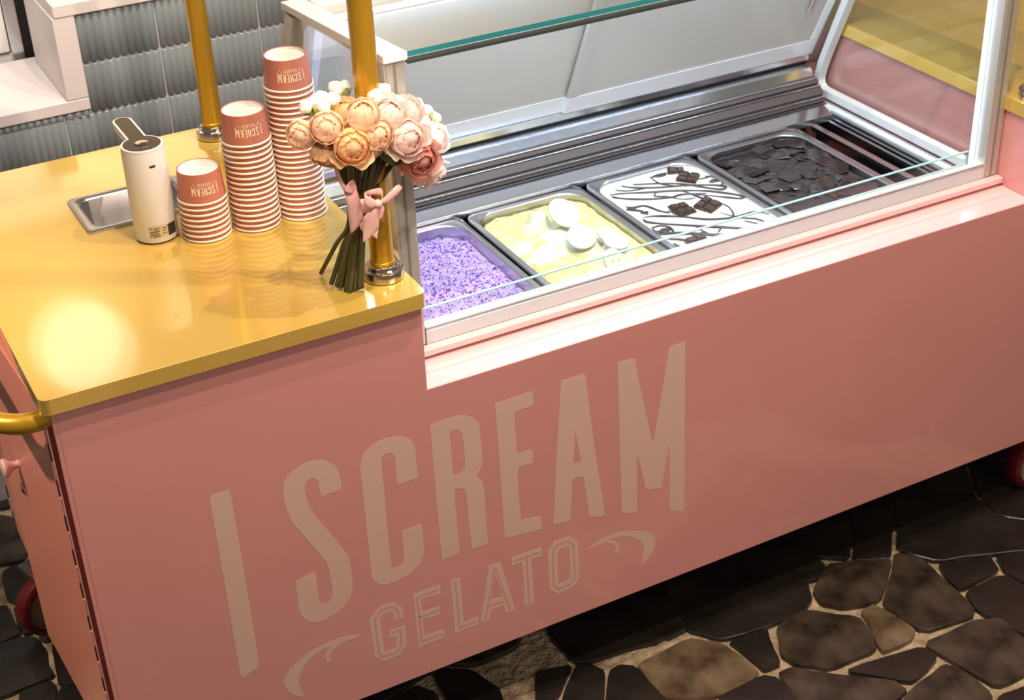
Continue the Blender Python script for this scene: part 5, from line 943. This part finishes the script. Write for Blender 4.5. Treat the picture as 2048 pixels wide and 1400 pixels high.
def flower(pos, R, m, axis, openness=1):
    global CORE
    ax = Vector(axis).normalized(); q = ax.to_track_quat('Z', 'Y').to_matrix().to_4x4()
    key = ('core', m)
    if key not in PET:
        bm = bmesh.new(); bmesh.ops.create_uvsphere(bm, u_segments=14, v_segments=9, radius=.50)
        for v in bm.verts: v.co.z = v.co.z * 1.0 + .26 + .05 * math.sin(6 * math.atan2(v.co.y, v.co.x) + 14 * v.co.xy.length)
        me = bpy.data.meshes.new('flower'); bm.to_mesh(me); bm.free(); me.shade_smooth(); me.materials.append(MATS[m]); PET[key] = me
    f = bpy.data.objects.new('flower', PET[key]); COL.objects.link(f); f.parent = bq
    f.matrix_local = Matrix.Translation(pos - BO) @ q @ Matrix.Rotation(rnd.uniform(0, 6.3), 4, 'Z') @ Matrix.Scale(R, 4)
    lay = [('in', .56, 4, .13), ('in', .70, 5, .09), ('mid', .83, 5, .03), ('mid', .92, 6, 0.0), ('out', 1.0, 6, -.03)]
    if openness > 1: lay.append(('open', 1.06, 5, -.10))
    for li, (k, s, n, dz) in enumerate(lay):
        for i in range(n):
            p = bpy.data.objects.new('petal', petal(k, m)); COL.objects.link(p); p.parent = f
            p.matrix_local = Matrix.Translation((0, 0, dz)) @ Matrix.Rotation(2 * math.pi * (i + .5 * (li % 2)) / n + rnd.uniform(-.15, .15), 4, 'Z') @ Matrix.Rotation(rnd.uniform(-.06, .10), 4, 'Y') @ Matrix.Scale(s * rnd.uniform(.97, 1.03), 4)
    return f
def at(u, v, y):
    """a spot of the bouquet: u right, v down in hundredths of the bouquet's own drawing, y its depth"""
    px, py = 560 + u / 3.111, 150 + v / 3.111
    d = CM @ Vector(((px - 1024) / 3127.9371, -(py - 700) / 3127.9371, -1)); return CPOS + d * ((y - CPOS.y) / d.y)
FL = [(135, 372, .045, 23, 'peach', (-.55, -.75, .25), 1), (290, 325, .018, 26, 'peach', (-.3, -.9, .35), 1), (412, 238, .050, 24, 'apricot', (-.2, -.6, .8), 1),
      (515, 252, .010, 26, 'peach', (-.1, -.7, .7), 1), (680, 250, .020, 25, 'blush', (0, -.7, .7), 2), (795, 225, .050, 24, 'blush', (.3, -.5, .8), 1),
      (445, 440, .000, 28, 'apricot', (-.25, -.95, .15), 2), (600, 368, .004, 25, 'peach', (0, -.95, .3), 1), (785, 388, .006, 28, 'blush', (.05, -.95, .25), 2),
      (865, 520, .020, 27, 'rose', (.0, -.95, -.1), 2), (285, 495, .030, 24, 'tan_petal', (-.5, -.35, -.75), 1), (960, 400, .045, 25, 'ivory', (.5, -.6, .5), 1),
      (945, 610, .055, 24, 'blush', (.35, -.45, -.6), 2), (352, 400, .040, 20, 'apricot', (-.3, -.8, .1), 1), (650, 300, .045, 20, 'apricot', (0, -.8, .5), 1),
      (560, 470, .030, 17, 'blush', (.1, -.6, -.7), 2), (720, 300, .050, 22, 'blush', (.1, -.7, .6), 1), (880, 300, .060, 22, 'ivory', (.3, -.6, .6), 1)]
for u, v, y, r, m, ax, op in FL:
    flower(at(u, v, y), r * .00072 * 1.28, m, ax, op)
bud_me = None
def bud(u, v, y, r):
    global bud_me
    if bud_me is None:
        bm = bmesh.new()
        for k in range(6):
            a = k * math.pi / 3; s = bmesh.ops.create_uvsphere(bm, u_segments=10, v_segments=7, radius=.56)
            for w in s['verts']: w.co = Vector((w.co.x + .42 * math.cos(a), w.co.y + .42 * math.sin(a), w.co.z * 1.1 + .1 * (k % 2)))
        s = bmesh.ops.create_uvsphere(bm, u_segments=10, v_segments=7, radius=.6)
        for w in s['verts']: w.co.z += .35
        bud_me = bpy.data.meshes.new('bud'); bm.to_mesh(bud_me); bm.free(); bud_me.shade_smooth(); bud_me.materials.append(MATS['ivory'])
    b = bpy.data.objects.new('blossom_bud', bud_me); COL.objects.link(b); b.parent = bq
    b.location = at(u, v, y) - BO; b.scale = (r,) * 3; b.rotation_euler = (rnd.uniform(.2, 1.0), rnd.uniform(-.5, .5), rnd.uniform(0, 6))
    bm = bmesh.new(); lathe(bm, [(0, -1.5), (.28, -1.1), (.52, -.55), (.40, -.2), (0, -.1)], 8); c = obj('calyx', bm, 'calyx', b, smooth=True)
for u, v, y, r in ((160, 198, .06, 32), (215, 180, .07, 34), (255, 150, .075, 38), (325, 160, .06, 38), (270, 205, .05, 34), (345, 88, .09, 38), (400, 78, .10, 34), (395, 148, .09, 34),
                   (590, 140, .05, 40), (640, 105, .06, 40), (660, 150, .05, 40), (720, 170, .06, 38), (775, 165, .07, 34), (850, 190, .07, 36), (905, 235, .07, 40), (885, 315, .04, 38), (955, 275, .07, 38), (1000, 350, .07, 32), (940, 335, .05, 34)):
    bud(u, v, y, r / 3.111 * .00112)
for i, ((u0, v0), (u1, v1), (u2, v2), y0, y1) in enumerate((((255, 1232), (430, 900), (395, 520), .055, .045), ((320, 1296), (445, 900), (425, 520), .050, .03), ((358, 1312), (455, 900), (440, 530), .045, .02), ((378, 1325), (470, 880), (470, 530), .04, .03),
        ((412, 1336), (480, 880), (500, 540), .035, .03), ((432, 1342), (495, 860), (545, 540), .03, .03), ((462, 1336), (505, 860), (585, 520), .03, .02), ((490, 1328), (515, 860), (600, 500), .03, .03), ((505, 1322), (520, 860), (640, 480), .035, .03), ((440, 1320), (500, 860), (690, 470), .045, .03), ((400, 1310), (470, 880), (360, 540), .05, .05), ((470, 1315), (510, 840), (720, 520), .05, .04))):
    b0 = at(u0, v0, y0)
    # foot rests on the countertop: slide along the sight line to z = 4 mm
    d = (b0 - CPOS); k = (0.004 - CPOS.z) / d.z; b0 = CPOS + d * k
    mid = at(u1, v1, .046 + .006 * math.sin(i * 2.4)); tp_ = at(u2, v2, y1 + .02)
    bm = bmesh.new(); tube(bm, [p - BO for p in catmull([b0, b0.lerp(mid, .55), mid, tp_], 6)], .0034 + .0006 * (i % 3), 8)
    obj('stem', bm, 'stem', bq, smooth=True)
def ribbon(name, rows, m='ribbon', parent=None):
    """rows: (left point, right point) pairs"""
    A = catmull([r[0] for r in rows], 5); Bq = catmull([r[1] for r in rows], 5)
    bm = bmesh.new(); va = []; 
    for a, b in zip(A, Bq):
        va.append([bm.verts.new((a.lerp(b, k / 4) - BO) + Vector((0, -.0016 * math.sin(math.pi * k / 4), 0))) for k in range(5)])
    for p, q in zip(va, va[1:]):
        for k in range(4): bm.faces.new((p[k], p[k + 1], q[k + 1], q[k]))
    o = obj(name, bm, m, parent or bq, smooth=True)
    s = o.modifiers.new('thickness', 'SOLIDIFY'); s.thickness = .0007; s.offset = 0
    return o
R = lambda rows: [(at(a, b, y), at(c, d, y2)) for a, b, y, c, d, y2 in rows]
band = bmesh.new(); lathe(band, [(.0165, -.012), (.0175, 0), (.0165, .012)], 20)
bo = obj('ribbon_band', band, 'ribbon', bq, smooth=True, loc=at(500, 790, .046) - BO)
s = bo.modifiers.new('thickness', 'SOLIDIFY'); s.thickness = .0008
ribbon('ribbon_tail', R([(395, 720, .020, 470, 690, .016), (412, 780, .014, 500, 790, .012), (425, 880, .016, 520, 900, .012), (440, 990, .022, 490, 935, .016), (468, 960, .020, 522, 985, .014)][:4]))
ribbon('ribbon_tail', R([(490, 930, .0155, 522, 905, .0125), (500, 955, .016, 522, 985, .0135)]))
ribbon('ribbon_tail', R([(600, 815, .004, 618, 800, .003), (555, 850, .003, 625, 830, .002), (520, 890, .004, 615, 880, .002), (518, 960, .006, 612, 960, .004), (515, 1045, .008, 570, 1000, .006)]))
ribbon('ribbon_tail', R([(570, 1000, .0062, 612, 962, .0042), (585, 1010, .0064, 605, 1020, .005)]))
ribbon('ribbon_tail', R([(612, 815, .004, 640, 800, .004), (615, 850, .003, 650, 830, .004), (612, 900, .004, 640, 880, .006)]))
ribbon('bow_loop', R([(612, 815, .004, 612, 790, .004), (560, 835, -.004, 560, 760, -.004), (525, 800, -.006, 525, 740, -.006), (545, 750, .008, 545, 720, .008), (630, 755, .012, 630, 705, .012), (615, 805, .008, 640, 770, .010)]))
ribbon('bow_loop', R([(620, 810, .004, 610, 790, .004), (680, 790, -.003, 670, 750, -.003), (735, 740, -.005, 715, 695, -.005), (762, 700, .002, 742, 684, .002), (735, 720, .010, 720, 690, .010), (640, 800, .010, 640, 770, .010)]))
ribbon('bow_loop', R([(470, 735, .018, 470, 700, .018), (430, 740, .010, 425, 680, .012), (400, 715, .012, 410, 690, .012), (440, 690, .025, 455, 650, .025), (475, 770, .022, 478, 700, .022)]))
ribbon('ribbon_streamer', R([(335, 560, .034, 350, 545, .034), (345, 610, .032, 362, 600, .032), (368, 670, .028, 388, 655, .028), (398, 725, .024, 415, 700, .022)]))
bm = bmesh.new(); kn = at(608, 800, .002) - BO; bmesh.ops.create_uvsphere(bm, u_segments=14, v_segments=9, radius=.0065)
obj('ribbon_knot', bm, 'ribbon', bq, smooth=True, loc=kn)
def leafm(u, v, y, L, W, rot):
    bm = bmesh.new(); n = 8; rows = []
    for i in range(n + 1):
        t_ = i / n; w = W * math.sin(math.pi * t_) ** .8; rows.append([bm.verts.new((L * (t_ - .5), k * w, -.15 * L * (2 * t_ - 1) ** 2 + .12 * abs(k) * w)) for k in (-1, 0, 1)])
    for a, b in zip(rows, rows[1:]):
        for k in range(2): bm.faces.new((a[k], a[k + 1], b[k + 1], b[k]))
    o = obj('leaf', bm, 'leaf', bq, smooth=True, loc=at(u, v, y) - BO); o.rotation_euler = rot
    s = o.modifiers.new('thickness', 'SOLIDIFY'); s.thickness = .0006
leafm(712, 525, .025, .036, .010, (1.2, .3, .2)); leafm(640, 500, .030, .026, .005, (1.3, 1.0, .2)); leafm(190, 235, .06, .022, .005, (.9, .2, .4)); leafm(250, 215, .055, .020, .005, (.9, -.3, .8)); leafm(860, 345, .05, .02, .005, (1, .9, .1)); leafm(930, 320, .055, .018, .005, (1, .2, .5)); leafm(420, 100, .08, .02, .005, (1, .2, .5))
ribbon('ribbon_streamer', R([(640, 1080, .10, 655, 1065, .105), (690, 1105, .10, 715, 1085, .105), (735, 1150, .10, 765, 1140, .105), (745, 1190, .10, 768, 1192, .105)]), 'peach')
